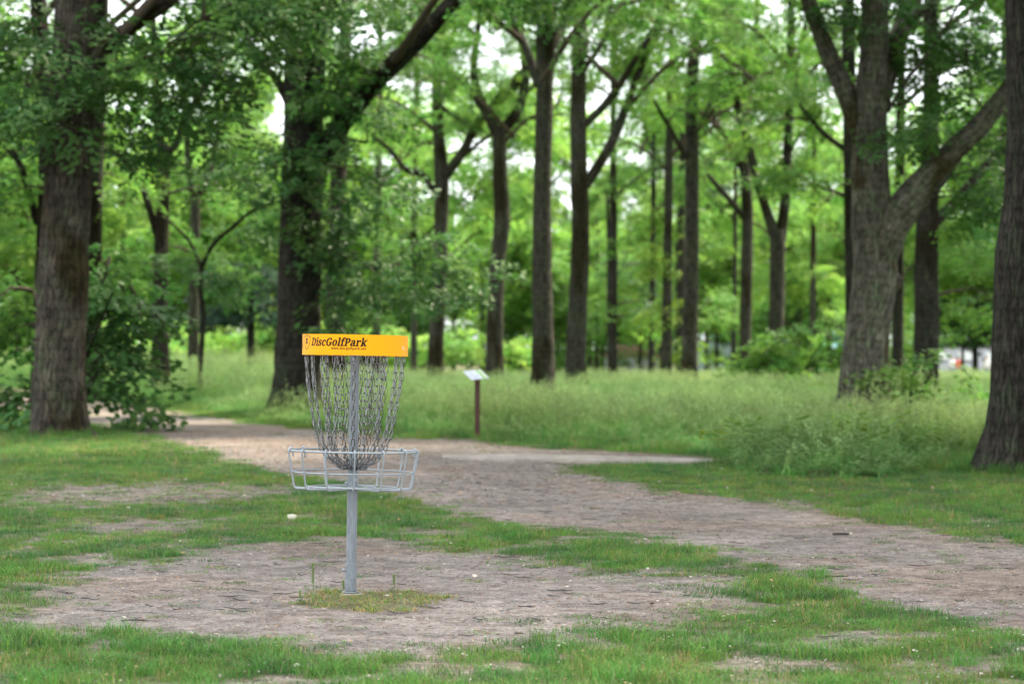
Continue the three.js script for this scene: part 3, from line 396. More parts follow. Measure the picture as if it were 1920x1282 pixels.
const ivyTree = mid({ label: 'ivy clad slim trunk with yellow green leaves in the meadow', D: 86, seed: 25, stems: [[[1250, 705, 22], [1250, 640, 20], [1252, 500, 18], [1254, 330, 16], [1258, 150, 12], [1262, -50, 8]]], leafM: M.ivy, clouds: [[1248, 520, 22, 50, 0.9], [1250, 580, 24, 40, 1], [1262, 630, 20, 40, 1], [1245, 470, 20, 40, 0.7], [1256, 410, 22, 40, 0.6]] });
mid({ label: 'dark narrow trunk close behind the ivy clad tree', D: 100, seed: 26, mat: M.barkDark, stems: [[[1274, 700, 16], [1275, 620, 15], [1277, 480, 14], [1280, 250, 10]]], clouds: [[1330, 560, 60, 40, 0.7], [1330, 480, 50, 50, 0.5]] });
mid({ label: 'thin dark pole like trunk before the turquoise building', D: 104, seed: 27, mat: M.barkDark, stems: [[[1375, 700, 10], [1376, 640, 9], [1378, 500, 8], [1380, 300, 6]]], clouds: [[1350, 590, 50, 30, 0.6]] });
mid({ label: 'thin trunk in bright foliage between the bush and the mossy oak', D: 110, seed: 28, stems: [[[1524, 690, 13], [1525, 550, 12], [1526, 400, 10], [1528, 150, 7]]], leafM: M.bright, clouds: [[1550, 500, 50, 50, 0.8], [1560, 600, 50, 40, 0.7], [1500, 420, 40, 50, 0.5]] });
mid({ label: 'oak behind the dark leaning trunk at the lawn edge', D: 62, seed: 29, stems: [[[1886, 720, 36], [1886, 600, 31], [1888, 300, 28], [1890, 100, 25], [1892, -200, 15]]], clouds: [[1850, 480, 50, 50, 0.7], [1840, 600, 40, 30, 0.7]] });
for (const [px, s] of [[1806, 30], [1829, 31]]) tree({ name: 'young_tree', label: 'thin young tree in front of the grey building', group: 'thin young trees before the grey building', D: 150, seed: s, mat: M.barkDark, stems: [[[px, 712, 7], [px, 660, 6], [px + 2, 600, 5]]], autos: false, sprays: SPRAY.far, leafM: M.maple, dens: 0.8, clouds: [[px, 600, 45, 28, 1], [px + 5, 560, 50, 30, 1], [px - 10, 630, 35, 15, 0.8]], top: [3.5, 6.5, 1.6, 5] });
// dark yew
tree({ name: 'yew_tree', label: 'dark blue green yew spreading low over the meadow', D: 92, seed: 32, mat: M.barkDark, leafM: M.yew, stems: [[[470, 680, 16], [470, 620, 14], [470, 560, 12], [468, 480, 8]]], autos: false, clouds: [[470, 560, 60, 30, 1.6], [440, 590, 50, 20, 1.6], [500, 590, 40, 18, 1.4], [470, 510, 50, 30, 1.4], [430, 520, 40, 40, 1.2], [400, 590, 40, 20, 1]], dens: 1.3 });

// background trees: three kinds, then copies
{
  const protos = [], labels = ['bright backlit broad tree at the far side of the wood', 'tall narrow pale green tree at the far side of the wood', 'low spreading mid green tree at the far side of the wood'];
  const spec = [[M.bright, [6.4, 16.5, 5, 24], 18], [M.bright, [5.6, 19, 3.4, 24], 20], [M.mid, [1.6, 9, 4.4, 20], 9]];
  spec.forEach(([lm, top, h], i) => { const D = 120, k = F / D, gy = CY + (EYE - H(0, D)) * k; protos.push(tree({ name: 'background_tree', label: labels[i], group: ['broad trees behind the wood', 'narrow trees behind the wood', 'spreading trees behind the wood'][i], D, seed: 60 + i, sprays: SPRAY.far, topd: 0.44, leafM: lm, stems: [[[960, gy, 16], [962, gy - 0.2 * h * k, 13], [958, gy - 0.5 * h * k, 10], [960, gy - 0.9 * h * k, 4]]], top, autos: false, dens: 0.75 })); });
  const r = rngOf(5), spots = [];
  // [photo column, distance, kind, scale]
  for (const e of [[30,125,0,1],[130,140,0,1],[230,128,0,1],[330,145,0,1.05],[420,130,1,0.9],[500,150,0,1],[590,128,0,1],[665,150,1,1],[700,138,2,0.9],[750,145,0,0.95],[850,160,0,0.9],[810,140,2,0.85],[905,145,2,1],[975,175,0,0.66],[1062,188,1,0.8],[1105,172,1,0.85],[1180,196,0,0.8],[1240,190,1,0.9],[1325,196,1,0.85],[1410,202,0,0.72],[1000,190,1,0.82],[930,185,1,0.85],[1130,190,1,0.8],[340,150,2,1],[70,150,2,1],[1650,165,2,1.1],[1120,236,2,1.3],[1195,244,2,1.4],[1290,240,2,1.35],[1385,246,2,1.4],[1700,240,2,1.3],[1790,246,2,1.35],[1880,240,2,1.3],[1030,240,2,1.2],[1045,185,2,0.9],[1120,165,0,0.7],[1200,170,1,0.66],[1270,150,0,0.82],[1345,185,0,0.72],[1440,190,2,0.9],[1500,165,2,1.15],[1555,145,0,0.95],[1640,130,0,1],[1730,140,0,1],[1830,150,0,1],[1930,135,0,1],[-60,130,0,1],[-160,125,0,1],[-260,135,0,1.05],[-360,128,0,1],[-200,150,2,1],[-330,150,2,1],[2030,130,0,1],[2130,138,0,1],[2230,128,0,1.05],[2080,150,2,1],[280,170,1,1.05],[1890,185,1,1],[180,175,0,1],[630,180,0,1],[1600,180,0,1.05],[640,135,2,1],[560,140,2,1],[380,135,2,0.9],[180,150,2,1],[760,160,2,1]]) spots.push(e);
  const first = [true, true, true];
  spots.forEach(([px, D, i, s]) => { let o = protos[i]; if (!first[i]) { o = protos[i].clone(); o.name = numbered('background_tree'); scene.add(o); } first[i] = false; const x = (px - CX) / F * D; o.position.set(x, H(x, D), -D); o.rotation.y = r() * 6.28; o.scale.setScalar(s * (0.92 + 0.16 * r())); });
}
// oaks outside the frame; the first group is added to shade the clearing
{
  const D = 60, k = F / D, gy = CY + EYE * k, y = (m) => gy - m * k, o = tree({ label: 'broad oak added out of frame beside the clearing, its crown shading the lawn', group: 'out of frame oaks added to shade the clearing', D, seed: 90, stems: [[[960, gy, 62], [960, y(1), 52], [964, y(5), 44], [960, y(9), 36], [962, y(15), 14]]], top: [8, 15, 6.5, 16], topd: 0.85, autos: false });
  [[6.8, -16], [11, -24], [9.5, -34]].forEach(([x, z], i) => { const t = i ? o.clone() : o; if (i) { t.name = numbered('oak_tree'); scene.add(t); } t.position.set(x, H(x, -z), z); t.rotation.y = i * 2.1; });
  const u = tree({ label: 'oak at the outer edge of the wood, away from the path', group: 'oaks at the sides of the wood', D, seed: 91, leafM: M.mid, stems: [[[960, gy, 50], [960, y(1), 42], [957, y(5), 36], [962, y(9), 28], [962, y(16), 10]]], top: [5, 17, 4.6, 16], topd: 0.6, autos: false });
  [[-13, -43], [-14.5, -58], [-20, -50], [-18.5, -72], [-25, -64], [16, -50], [17, -68]].forEach(([x, z], i) => { const t = i ? u.clone() : u; if (i) { t.name = numbered('oak_tree'); scene.add(t); } t.position.set(x, H(x, -z), z); t.rotation.y = i * 1.7; t.scale.setScalar(0.9 + 0.06 * (i % 4)); });
}
// shrubs
function shrub(label, D, px, py, clouds, seed, lm = M.maple, dens = 1.6, sprays = SPRAY.maple, per = 0) {
  const n = 5, r = rngOf(seed), stems = []; for (let i = 0; i < n; i++) { const c = clouds[i % clouds.length]; stems.push([[px + (i - 2) * 3, py, 9 * 35 / D], [lerp(px, c[0], 0.4), lerp(py, c[1], 0.55), 6 * 35 / D], [c[0], c[1], 3 * 35 / D]]); }
  return tree({ name: 'shrub', label, category: 'shrub', D, seed, mat: M.barkDark, leafM: lm, sprays, stems, clouds, autos: false, dens, clipGround: false, per });
}
shrub('drooping maple bush growing right behind the ridged oak trunk', 36.5, 130, 820, [[200, 500, 40, 30], [235, 550, 40, 24], [262, 600, 24, 18, 0.8], [190, 590, 35, 25], [185, 670, 25, 20, 0.8], [215, 715, 30, 14, 0.8], [238, 755, 16, 10, 0.8], [30, 640, 40, 50], [20, 720, 40, 50], [45, 760, 40, 40], [10, 560, 40, 50]], 41, M.oak, 0.75, SPRAY.maple, 8);
shrub('dense leafy bush at the foot of the double stemmed oak', 70, 1490, 735, [[1500, 650, 45, 35], [1530, 690, 40, 25], [1460, 690, 45, 25], [1430, 670, 35, 25], [1540, 640, 35, 25], [1480, 715, 50, 14], [1420, 705, 30, 14]], 42, M.mid, 1.7);
shrub('young broad leaved shoots at the foot of the pale mossy oak', 43, 1710, 765, [[1708, 712, 14, 14], [1730, 685, 8, 18], [1704, 742, 22, 10], [1738, 738, 16, 10]], 43, M.mid, 0.4, SPRAY.maple, 5);
shrub('low light green brambles beside the end of the side path', 29.5, 1520, 900, [[1480, 860, 50, 25], [1540, 850, 60, 28], [1600, 840, 60, 28], [1450, 885, 40, 14], [1570, 880, 70, 20], [1660, 850, 50, 24]], 44, M.ivy, 0.55, SPRAY.oak);
shrub('bright thicket at the far left of the meadow', 100, 230, 690, [[200, 630, 60, 25], [280, 640, 50, 20], [160, 600, 50, 30]], 45, M.bright, 1.2, SPRAY.far);
shrub('bright low thicket between the yew and the dark oak', 115, 470, 690, [[430, 640, 50, 20], [510, 630, 50, 25], [540, 600, 40, 30]], 46, M.bright, 1.2, SPRAY.far);
shrub('pale thicket behind the info sign', 115, 880, 690, [[870, 640, 40, 22], [960, 650, 40, 20], [760, 640, 60, 25], [690, 640, 40, 20]], 47, M.bright, 1.1, SPRAY.far);

// ---------------------------------------------------------------- far buildings and people
const sun_panel = (c, rough = 0.7) => new THREE.MeshStandardMaterial({ color: c, roughness: rough });
{
  const D = 205, at = (px) => (px - CX) / F * D, gy = H(at(1340), D), k = F / D, h = (py) => EYE - (py - CY) / k - gy;
  const white = sun_panel(lin(0.75, 0.76, 0.78)), teal = sun_panel(lin(0.36, 0.62, 0.62)), blue = sun_panel(lin(0.5, 0.62, 0.74)), lav = sun_panel(lin(0.46, 0.42, 0.62)), grey = sun_panel(lin(0.45, 0.46, 0.52)), red = sun_panel(lin(0.7, 0.4, 0.37)), glass = sun_panel(lin(0.1, 0.14, 0.18), 0.15), dark = sun_panel(lin(0.12, 0.13, 0.14));
  let b = thing('pavilion', 'pale turquoise and lavender park building far behind the thin upright oak', 'building', V(at(1345), gy, -D));
  part('wall', box(2.9, h(640), 3, -0.35, h(640) / 2), blue, b); part('wall', box(1.3, h(648), 2.8, -2.45, h(648) / 2), lav, b); part('corner_post', box(0.35, h(632), 3.1, 1.28, h(632) / 2), teal, b);
  part('roof', box(4.9, 0.16, 3.4, -0.8, h(632) + 0.08), teal, b); part('door', box(0.9, 2, 0.06, -2.4, 1, 1.43), dark, b); const w = part('window', box(0.9, 0.8, 0.06, -0.2, 1.7, 1.53), glass, b); for (const y of [2.14, 1.26]) part('frame', box(1.02, 0.08, 0.1, -0.2, y, 1.54), white, w);
  b = thing('hall', 'tall pale green hall seen through leaves behind the meadow bush', 'building', V(at(1545), gy, -D - 18));
  part('wall', box(9, h(545), 6, 0, h(545) / 2), teal, b); part('roof', box(9.4, 0.4, 6.4, 0, h(545) + 0.2), white, b); for (let i = 0; i < 5; i++) part('window', box(1.1, 1.6, 0.08, -3.4 + i * 1.7, h(600), 3.05), white, b);
  b = thing('office_building', 'low grey building with a pale window band behind the people', 'building', V(at(1835), gy, -D - 5));
  part('wall', box(11, h(650), 5, 1.5, h(650) / 2), grey, b); part('roof', box(11.4, 0.2, 5.4, 1.5, h(650) + 0.1), dark, b); for (let i = 0; i < 4; i++) { const g = part('window', box(1.5, 0.7, 0.08, -2.9 + i * 2.4, h(668), 2.53), white, b); part('frame', box(1.6, 0.08, 0.1, -2.9 + i * 2.4, h(668) - 0.42, 2.54), dark, g); }
  b = thing('kiosk', 'red roofed stand with white sides beyond the meadow', 'stand', V(at(1170), gy, -D + 10));
  part('side_panel', box(4.6, h(668), 2.6, 0.2, h(668) / 2), white, b);
  const rs = new THREE.Shape(); rs.moveTo(-2.6, 0); rs.lineTo(2.6, 0); rs.lineTo(0.5, 0.95); rs.lineTo(-0.9, 0.95); part('roof', new THREE.ExtrudeGeometry(rs, { depth: 3, bevelEnabled: false }).translate(0, h(668) + 0.004, -1.5), red, b);
  part('counter', box(1.6, 0.06, 0.4, -0.6, 1.05, 1.5), grey, b);
  b = thing('tent', 'small white peaked tent beside the ivy clad tree', 'tent', V(at(1235), gy, -D + 12));
  const roof = new THREE.ConeGeometry(0.62, 0.7, 4).rotateY(Math.PI / 4).translate(0, h(655) + 0.35, 0); part('canopy', roof, white, b); for (const [x, z] of [[-0.35, -0.35], [0.35, -0.35], [-0.35, 0.35], [0.35, 0.35]]) part('pole', box(0.05, h(655), 0.05, x, h(655) / 2, z), white, b); part('side_panel', box(0.66, 0.8, 0.03, 0, 0.9, 0.32), white, b);
  b = thing('van', 'white parked van glimpsed between trunks left of the info sign', 'van', V(at(795), H(at(795), 150), -150));
  const vs = new THREE.Shape(); vs.moveTo(-2.2, 0.35); vs.lineTo(2.3, 0.35); vs.lineTo(2.3, 1.1); vs.lineTo(1.7, 1.3); vs.lineTo(1.1, 2.05); vs.lineTo(-2.2, 2.1); const vb = new THREE.ExtrudeGeometry(vs, { depth: 1.7, bevelEnabled: true, bevelSize: 0.06, bevelThickness: 0.06 }).translate(0, 0, -0.85); vb.rotateY(1.3); part('body', vb, white, b);
  for (const [x, z] of [[-1.4, 0.85], [1.4, 0.85], [-1.4, -0.85], [1.4, -0.85]]) part('wheel', new THREE.CylinderGeometry(0.34, 0.34, 0.2, 14).rotateX(Math.PI / 2).translate(x, 0.34, z).rotateY(1.3), dark, b);
  part('windscreen', new THREE.PlaneGeometry(1.4, 0.75).rotateY(Math.PI / 2).rotateZ(-0.65).translate(1.5, 1.68, 0).rotateY(1.3), glass, b);

  // people: one continuous body from tapered capsules, clothes as a second skin
  const cap = (p, a, b2, ra, rb) => { const ab = b2.clone().sub(a), t = clamp(p.clone().sub(a).dot(ab) / ab.lengthSq(), 0, 1); return p.distanceTo(a.clone().addScaledVector(ab, t)) - lerp(ra, rb, t); };
  const smin = (a, b2, k2) => { const h2 = Math.max(k2 - Math.abs(a - b2), 0) / k2; return Math.min(a, b2) - h2 * h2 * k2 / 4; };
  const bones = (l) => l.map(([a, b2, ra, rb]) => [V(...a), V(...b2), ra, rb]);
  const figure = (set, res = 56) => { const mc = new MarchingCubes(res, undefined, false, false, 60000); mc.isolation = 0; const p = V(); for (let z = 0; z < res; z++) for (let y = 0; y < res; y++) for (let x = 0; x < res; x++) { p.set((x / res - 0.5) * 2, (y / res - 0.5) * 2, (z / res - 0.5) * 2); let d = 9; for (const [a, b2, ra, rb] of set) d = smin(d, cap(p, a, b2, ra, rb), 0.05); mc.field[z * res * res + y * res + x] = -d; } mc.update(); const g = new THREE.BufferGeometry(), c = mc.count; g.setAttribute('position', new THREE.Float32BufferAttribute(mc.positionArray.slice(0, c * 3), 3)); g.setAttribute('normal', new THREE.Float32BufferAttribute(mc.normalArray.slice(0, c * 3), 3)); g.translate(0, 0.9, 0); return g; };
  const legs = [[[-0.09, 0, 0], [-0.1, -0.42, 0.02], 0.085, 0.06], [[-0.1, -0.42, 0.02], [-0.1, -0.84, -0.02], 0.058, 0.04], [[0.09, 0, 0], [0.12, -0.42, 0.06], 0.085, 0.06], [[0.12, -0.42, 0.06], [0.13, -0.84, 0.02], 0.058, 0.04], [[-0.1, -0.86, 0], [-0.11, -0.87, 0.14], 0.04, 0.03], [[0.13, -0.86, 0.03], [0.15, -0.87, 0.17], 0.04, 0.03]];
  const arms = [[[-0.18, 0.5, 0], [-0.25, 0.22, 0], 0.052, 0.042], [[-0.25, 0.22, 0], [-0.24, -0.02, 0.1], 0.04, 0.03], [[-0.24, -0.03, 0.1], [-0.235, -0.12, 0.13], 0.032, 0.02], [[0.18, 0.5, 0], [0.25, 0.22, 0], 0.052, 0.042], [[0.25, 0.22, 0], [0.26, -0.02, 0.06], 0.04, 0.03], [[0.26, -0.03, 0.06], [0.26, -0.12, 0.08], 0.032, 0.02]];
  const torso = [[[-0.07, 0.02, 0], [0.07, 0.02, 0], 0.1, 0.1], [[0, 0.05, 0], [0, 0.3, 0], 0.12, 0.13], [[-0.1, 0.43, 0], [0.1, 0.43, 0], 0.1, 0.1], [[0, 0.5, 0], [0, 0.62, 0.01], 0.06, 0.055]], head = [[[0, 0.68, 0.02], [0, 0.77, 0], 0.075, 0.095], [[0, 0.7, 0.09], [0, 0.69, 0.105], 0.015, 0.012]];
  const grow = (l, d) => l.map(([a, b2, ra, rb]) => [a, b2, ra + d, rb + d]);
  const body = figure(bones([...legs, ...arms, ...torso, ...head])), shirtG = figure(bones(grow([...torso.slice(0, 3), arms[0], arms[3]], 0.018))), shortsG = figure(bones(grow([torso[0], legs[0], legs[2]], 0.022))), hairG = figure(bones([[[0, 0.74, -0.03], [0, 0.8, -0.01], 0.085, 0.09]]));
  const skin = sun_panel(lin(0.5, 0.32, 0.24)), mats = { white: sun_panel(lin(0.82, 0.82, 0.8)), red: sun_panel(lin(0.75, 0.06, 0.04)), blue: sun_panel(lin(0.12, 0.16, 0.3)), hair: sun_panel(lin(0.08, 0.05, 0.03)) };
  for (const [px, shirt, short, turn, label] of [[1786, 'white', 'blue', 0.4, 'person in a white top walking beside the one in red'], [1798, 'red', 'blue', 2.6, 'person in a red top walking beside the one in white'], [1851, 'white', 'blue', -0.6, 'person in a white top and blue shorts standing alone by the dark leaning trunk'], [1697, 'white', 'red', 1.9, 'person in a white top and red shorts between the two oaks']]) {
    const d = 176, x = (px - CX) / F * d, p = thing('person', label, 'person', V(x, H(x, d), -d), 'people beyond the meadow'); p.rotation.y = turn;
    part('body', body, skin, p); part('shirt', shirtG, mats[shirt], p); part('shorts', shortsG, mats[short], p); part('hair', hairG, mats.hair, p);
  }
}

// ---------------------------------------------------------------- disc golf basket
{
  const D = 12.8, x = (657 - CX) / F * D, g = thing('disc_golf_basket', 'galvanised disc golf basket with hanging chains under a printed yellow band', 'disc golf basket', V(x, H(x, D) + 0.006, -D));
  g.rotation.set(-0.014, 0, -0.018);
  const ring = (R, y, r, seg = 56) => { const p = []; for (let i = 0; i < seg; i++) { const a = i / seg * 6.28318; p.push(V(Math.sin(a) * R, y, Math.cos(a) * R)); } return tube(p, p.map(() => r), 7, { closed: true }); };
  const cyl = (r, y0, y1, seg = 32) => { const c = Math.min(0.003, r * 0.2); return new THREE.LatheGeometry([new THREE.Vector2(0.0005, y0), new THREE.Vector2(r - c, y0), new THREE.Vector2(r, y0 + c), new THREE.Vector2(r, y1 - c), new THREE.Vector2(r - c, y1), new THREE.Vector2(0.0005, y1)], seg); };
  const cm = tex(256, 256, (u, v) => { const k = 0.55 + 0.15 * (noise2(u * 12, v * 12, 12, 12, 91) - 0.5) + 0.1 * (noise2(u * 60, v * 60, 60, 60, 92) - 0.5); return [k * 1.04, k, k * 0.94]; });
  part('concrete_foot', new THREE.LatheGeometry([[0.0005, -0.12], [0.062, -0.12], [0.068, -0.01], [0.062, 0.004], [0.0005, 0.006]].map(([a, b]) => new THREE.Vector2(a, b)), 28).scale(1.05, 1, 1).translate(0.012, 0, 0), new THREE.MeshStandardMaterial({ map: cm, roughness: 0.95 }), g);
  part('base_plate', cyl(0.047, 0.006, 0.015), M.pole, g);
  part('ground_sleeve', cyl(0.0305, 0.0152, 0.163), M.pole, g);
  part('pole', cyl(0.0272, 0.1, 0.58), M.pole, g);
  part('pole', cyl(0.0245, 0.58, 1.33), M.pole, g);
  const bolt = (p, dir, s = 1) => { const a = new THREE.CylinderGeometry(0.0055 * s, 0.0055 * s, 0.022, 10), b = new THREE.CylinderGeometry(0.009 * s, 0.009 * s, 0.008, 6).translate(0, 0.006, 0); const m = mergeGeometries([a, b]); m.applyQuaternion(new THREE.Quaternion().setFromUnitVectors(V(0, 1, 0), dir.normalize())); return m.translate(p.x, p.y, p.z); };
  part('lock_bolt', bolt(V(-0.037, 0.127, 0.004), V(-1, 0, 0.15)), M.zinc, g);
  const col = part('collar', cyl(0.0292, 0.548, 0.645), M.pole, g);
  part('bolt', bolt(V(-0.03, 0.586, 0.008), V(-1, 0, 0.3)), M.zinc, col); part('bolt', bolt(V(0.016, 0.605, 0.027), V(0.5, 0, 0.85)), M.zinc, col);
  part('rim', ring(0.338, 0.757, 0.0055), M.zinc, g); part('middle_ring', ring(0.322, 0.645, 0.004), M.zinc, g); part('floor_ring', ring(0.225, 0.566, 0.0038), M.zinc, g);
  part('floor_ring', ring(0.12, 0.566, 0.0038), M.zinc, g);
  for (let i = 0; i < 14; i++) {
    const a = (5.1 + i * 360 / 14) * Math.PI / 180, dir = V(Math.sin(a), 0, Math.cos(a)), at = (R, y) => dir.clone().multiplyScalar(R).setY(y), p = [at(0.326, 0.728), at(0.327, 0.745), at(0.329, 0.763), at(0.338, 0.7685), at(0.347, 0.763), at(0.3485, 0.748), at(0.34, 0.69), at(0.33, 0.64), at(0.32, 0.58), at(0.314, 0.562), at(0.3, 0.5575), at(0.2, 0.556), at(0.03, 0.554)];
    part('rib', tube(p, p.map(() => 0.0046), 6, { sub: 2 }), M.zinc, g);
  }
  // band with its print
  {
    const W = 2048, Hh = 224, span = 1.8, c = document.createElement('canvas'); c.width = W; c.height = Hh; const k = c.getContext('2d'), R = 0.28, X = (px) => (Math.asin(clamp((px - 666) / 99, -0.999, 0.999)) / span * 0.5 + 0.5) * W, Y = (py) => (py - 630) / 38.5 * Hh;
    k.fillStyle = '#f0a006'; k.fillRect(0, 0, W, Hh);
    const r = rngOf(8); for (let i = 0; i < 260; i++) { k.fillStyle = r() < 0.6 ? 'rgba(150,95,10,0.10)' : 'rgba(255,215,110,0.12)'; const s = 1 + r() * 4; k.fillRect(r() * W, r() * Hh, s * (1 + r() * 5), s); }
    for (let i = 0; i < 26; i++) { k.strokeStyle = 'rgba(120,75,15,0.13)'; k.lineWidth = 1.2; const x0 = r() * W, y0 = r() * Hh; k.beginPath(); k.moveTo(x0, y0); k.lineTo(x0 + (r() - 0.5) * 60, y0 + (r() - 0.5) * 40); k.stroke(); }
    const fit = (txt, font, x0, x1, y) => { k.font = font; const w = k.measureText(txt).width; k.save(); k.translate(x0, y); k.scale((x1 - x0) / w, 1); k.fillText(txt, 0, 0); k.restore(); };
    k.fillStyle = '#15130e'; fit('DiscGolfPark', 'italic bold 116px serif', X(588.5), X(692), Y(651.6));
    k.lineWidth = 5; k.strokeStyle = '#15130e'; k.font = 'italic bold 116px serif'; { const w = k.measureText('DiscGolfPark').width; k.save(); k.translate(X(588.5), Y(651.6)); k.scale((X(692) - X(588.5)) / w, 1); k.strokeText('DiscGolfPark', 0, 0); k.restore(); }
    fit('www.discgolfpark.net', 'bold 41px sans-serif', X(627.5), X(692.5), Y(658.5));
    k.lineWidth = 2; k.beginPath(); k.arc(X(694.8), Y(639.3), 7, 0, 7); k.stroke(); k.font = '9px sans-serif'; k.fillText('R', X(694.8) - 3, Y(639.3) + 3);
    // shield
    const sx = X(573.2), sw = X(586) - sx, y0 = Y(632), y1 = Y(658.5); k.lineWidth = 9; k.beginPath(); k.moveTo(sx + sw * 0.5, y0); k.quadraticCurveTo(sx + sw * 0.75, y0 + 14, sx + sw, y0 + 16); k.lineTo(sx + sw * 0.97, y0 + (y1 - y0) * 0.5); k.quadraticCurveTo(sx + sw * 0.85, y0 + (y1 - y0) * 0.85, sx + sw * 0.5, y1); k.quadraticCurveTo(sx + sw * 0.15, y0 + (y1 - y0) * 0.85, sx + sw * 0.03, y0 + (y1 - y0) * 0.5); k.lineTo(sx, y0 + 16); k.quadraticCurveTo(sx + sw * 0.25, y0 + 14, sx + sw * 0.5, y0); k.stroke();
    k.fillRect(sx + sw * 0.33, y0 + 32, sw * 0.34, 15); k.fillRect(sx + sw * 0.38, y0 + 49, sw * 0.24, 26); k.fillRect(sx + sw * 0.3, y0 + 78, sw * 0.4, 14); k.fillRect(sx + sw * 0.47, y0 + 100, sw * 0.06, 20);
    k.fillRect(X(569.3), Y(632), 26, 150); k.fillRect(X(568.6), Y(648), 30, 40);
    k.fillStyle = '#e9e6dc'; k.fillRect(X(756.5), Y(650), 18, 30); k.fillRect(X(759), Y(655), 30, 8); k.fillStyle = '#4a4a48'; k.fillRect(X(756), Y(651), 9, 20);
    const t = new THREE.CanvasTexture(c); t.colorSpace = THREE.SRGBColorSpace; t.anisotropy = 8;
    const m = new THREE.MeshPhysicalMaterial({ map: t, roughness: 0.5, specularIntensity: 0.35 });
    const N = 96, pos = [], uv = [], idx = [], y0b = 1.262, y1b = 1.37, th = 0.004;
    const push = (R2, y, a, u, v) => { pos.push(Math.sin(a) * R2, y, Math.cos(a) * R2); uv.push(u, v); };
    const strip = (ra, ya, rb, yb, print) => { const o = pos.length / 3; for (let i = 0; i <= N; i++) { const a = -Math.PI + i / N * 2 * Math.PI, u = print ? clamp((a / span) * 0.5 + 0.5, 0.002, 0.998) : 0.003; push(ra, ya, a, u, print ? 0 : 0.5); push(rb, yb, a, u, print ? 1 : 0.5); } for (let i = 0; i < N; i++) { const a = o + i * 2; idx.push(a, a + 2, a + 1, a + 1, a + 2, a + 3); } };
    strip(R, y0b, R, y1b, true); strip(R - th, y1b, R - th, y0b, false); strip(R, y1b, R - th, y1b, false); strip(R - th, y0b, R, y0b, false);
    const bg = new THREE.BufferGeometry(); bg.setAttribute('position', new THREE.Float32BufferAttribute(pos, 3)); bg.setAttribute('uv', new THREE.Float32BufferAttribute(uv, 2)); bg.setIndex(idx); bg.computeVertexNormals();
    part('band', bg, m, g).userData.label = 'yellow band printed with black lettering and a shield';
    const spokes = []; for (let i = 0; i < 6; i++) { const a = i * Math.PI / 3 + 0.3; spokes.push(tube([V(Math.sin(a) * 0.02, 1.325, Math.cos(a) * 0.02), V(Math.sin(a) * 0.274, 1.325, Math.cos(a) * 0.274)], [0.005, 0.005], 6)); }
    spokes.forEach((s) => part('chain_holder_spoke', s, M.zinc, g)); part('chain_holder_ring', ring(0.262, 1.295, 0.005), M.zinc, g); part('chain_holder_ring', ring(0.15, 1.3, 0.005), M.zinc, g);
    for (let i = 0; i < 6; i++) { const a = i * Math.PI / 3 + 0.3; part('hanger', tube([V(Math.sin(a) * 0.262, 1.296, Math.cos(a) * 0.262), V(Math.sin(a) * 0.262, 1.325, Math.cos(a) * 0.262)], [0.004, 0.004], 5), M.zinc, g); }
  }
  // chains: links along a hanging curve
  {
    const L = 0.0395, wire = 0.0025, linkPts = []; const hw = 0.0088, hl = L / 2 + wire - hw;
    for (let i = 0; i < 12; i++) { const a = i / 12 * 6.28318; linkPts.push(V(Math.cos(a) * hw, Math.sin(a) * hw + (Math.sin(a) > 1e-6 ? hl : Math.sin(a) < -1e-6 ? -hl : 0), 0)); }
    const link = tube(linkPts, linkPts.map(() => wire), 4, { closed: true });
    const r = rngOf(19); let parts = 0;
    part('chain_ring', ring(0.034, 0.668, 0.0045, 24), M.chain, g);
    const strand = (a, R, ytop, belly, split) => {
      const dir = V(Math.sin(a), 0, Math.cos(a)), c = new THREE.CatmullRomCurve3([[R, ytop], [R * 0.955, lerp(ytop, 0.67, 0.25)], [R * 0.86, lerp(ytop, 0.67, 0.5)], [R * 0.68 + belly, lerp(ytop, 0.67, 0.76)], [R * 0.5 + belly, lerp(ytop, 0.67, 0.91)], [R * 0.27, 0.672], [0.036, 0.668]].map(([q, y]) => dir.clone().multiplyScalar(q).setY(y)));
      const n = Math.round(c.getLength() / L), ms = [], side = V(Math.cos(a), 0, -Math.sin(a)), tw = r() * 0.9;
      for (let i = 0; i < n; i++) { const p = c.getPointAt((i + 0.5) / n), t = c.getTangentAt((i + 0.5) / n), s = side.clone().addScaledVector(t, -side.dot(t)).normalize(), o = t.clone().cross(s), th = tw + (i % 2) * Math.PI / 2 + (r() - 0.5) * 0.8, X2 = s.clone().multiplyScalar(Math.cos(th)).addScaledVector(o, Math.sin(th)), Z2 = X2.clone().cross(t); ms.push(new THREE.Matrix4().makeBasis(X2, t, Z2).setPosition(p)); }
      if (split) { const grp = new THREE.Group(); grp.name = 'chain'; g.add(grp); ms.forEach((m) => { const o = part('link', link, M.chain, grp); o.applyMatrix4(m); parts++; }); }
      else part('chain', mergeGeometries(ms.map((m) => link.clone().applyMatrix4(m))), M.chain, g);
    };
    for (let i = 0; i < 18; i++) { const a = (i * 20 + 6 + (r() - 0.5) * 7) * Math.PI / 180, front = Math.cos(a) > 0.02; strand(a, 0.262, 1.292, 0.008 + r() * 0.01, front); }
    for (let i = 0; i < 12; i++) { const a = (i * 30 + 14 + (r() - 0.5) * 9) * Math.PI / 180; strand(a, 0.155, 1.298, 0.02 + r() * 0.02, Math.cos(a) > 0.6 && parts < 270); }
    console.log('links', parts);
  }
}

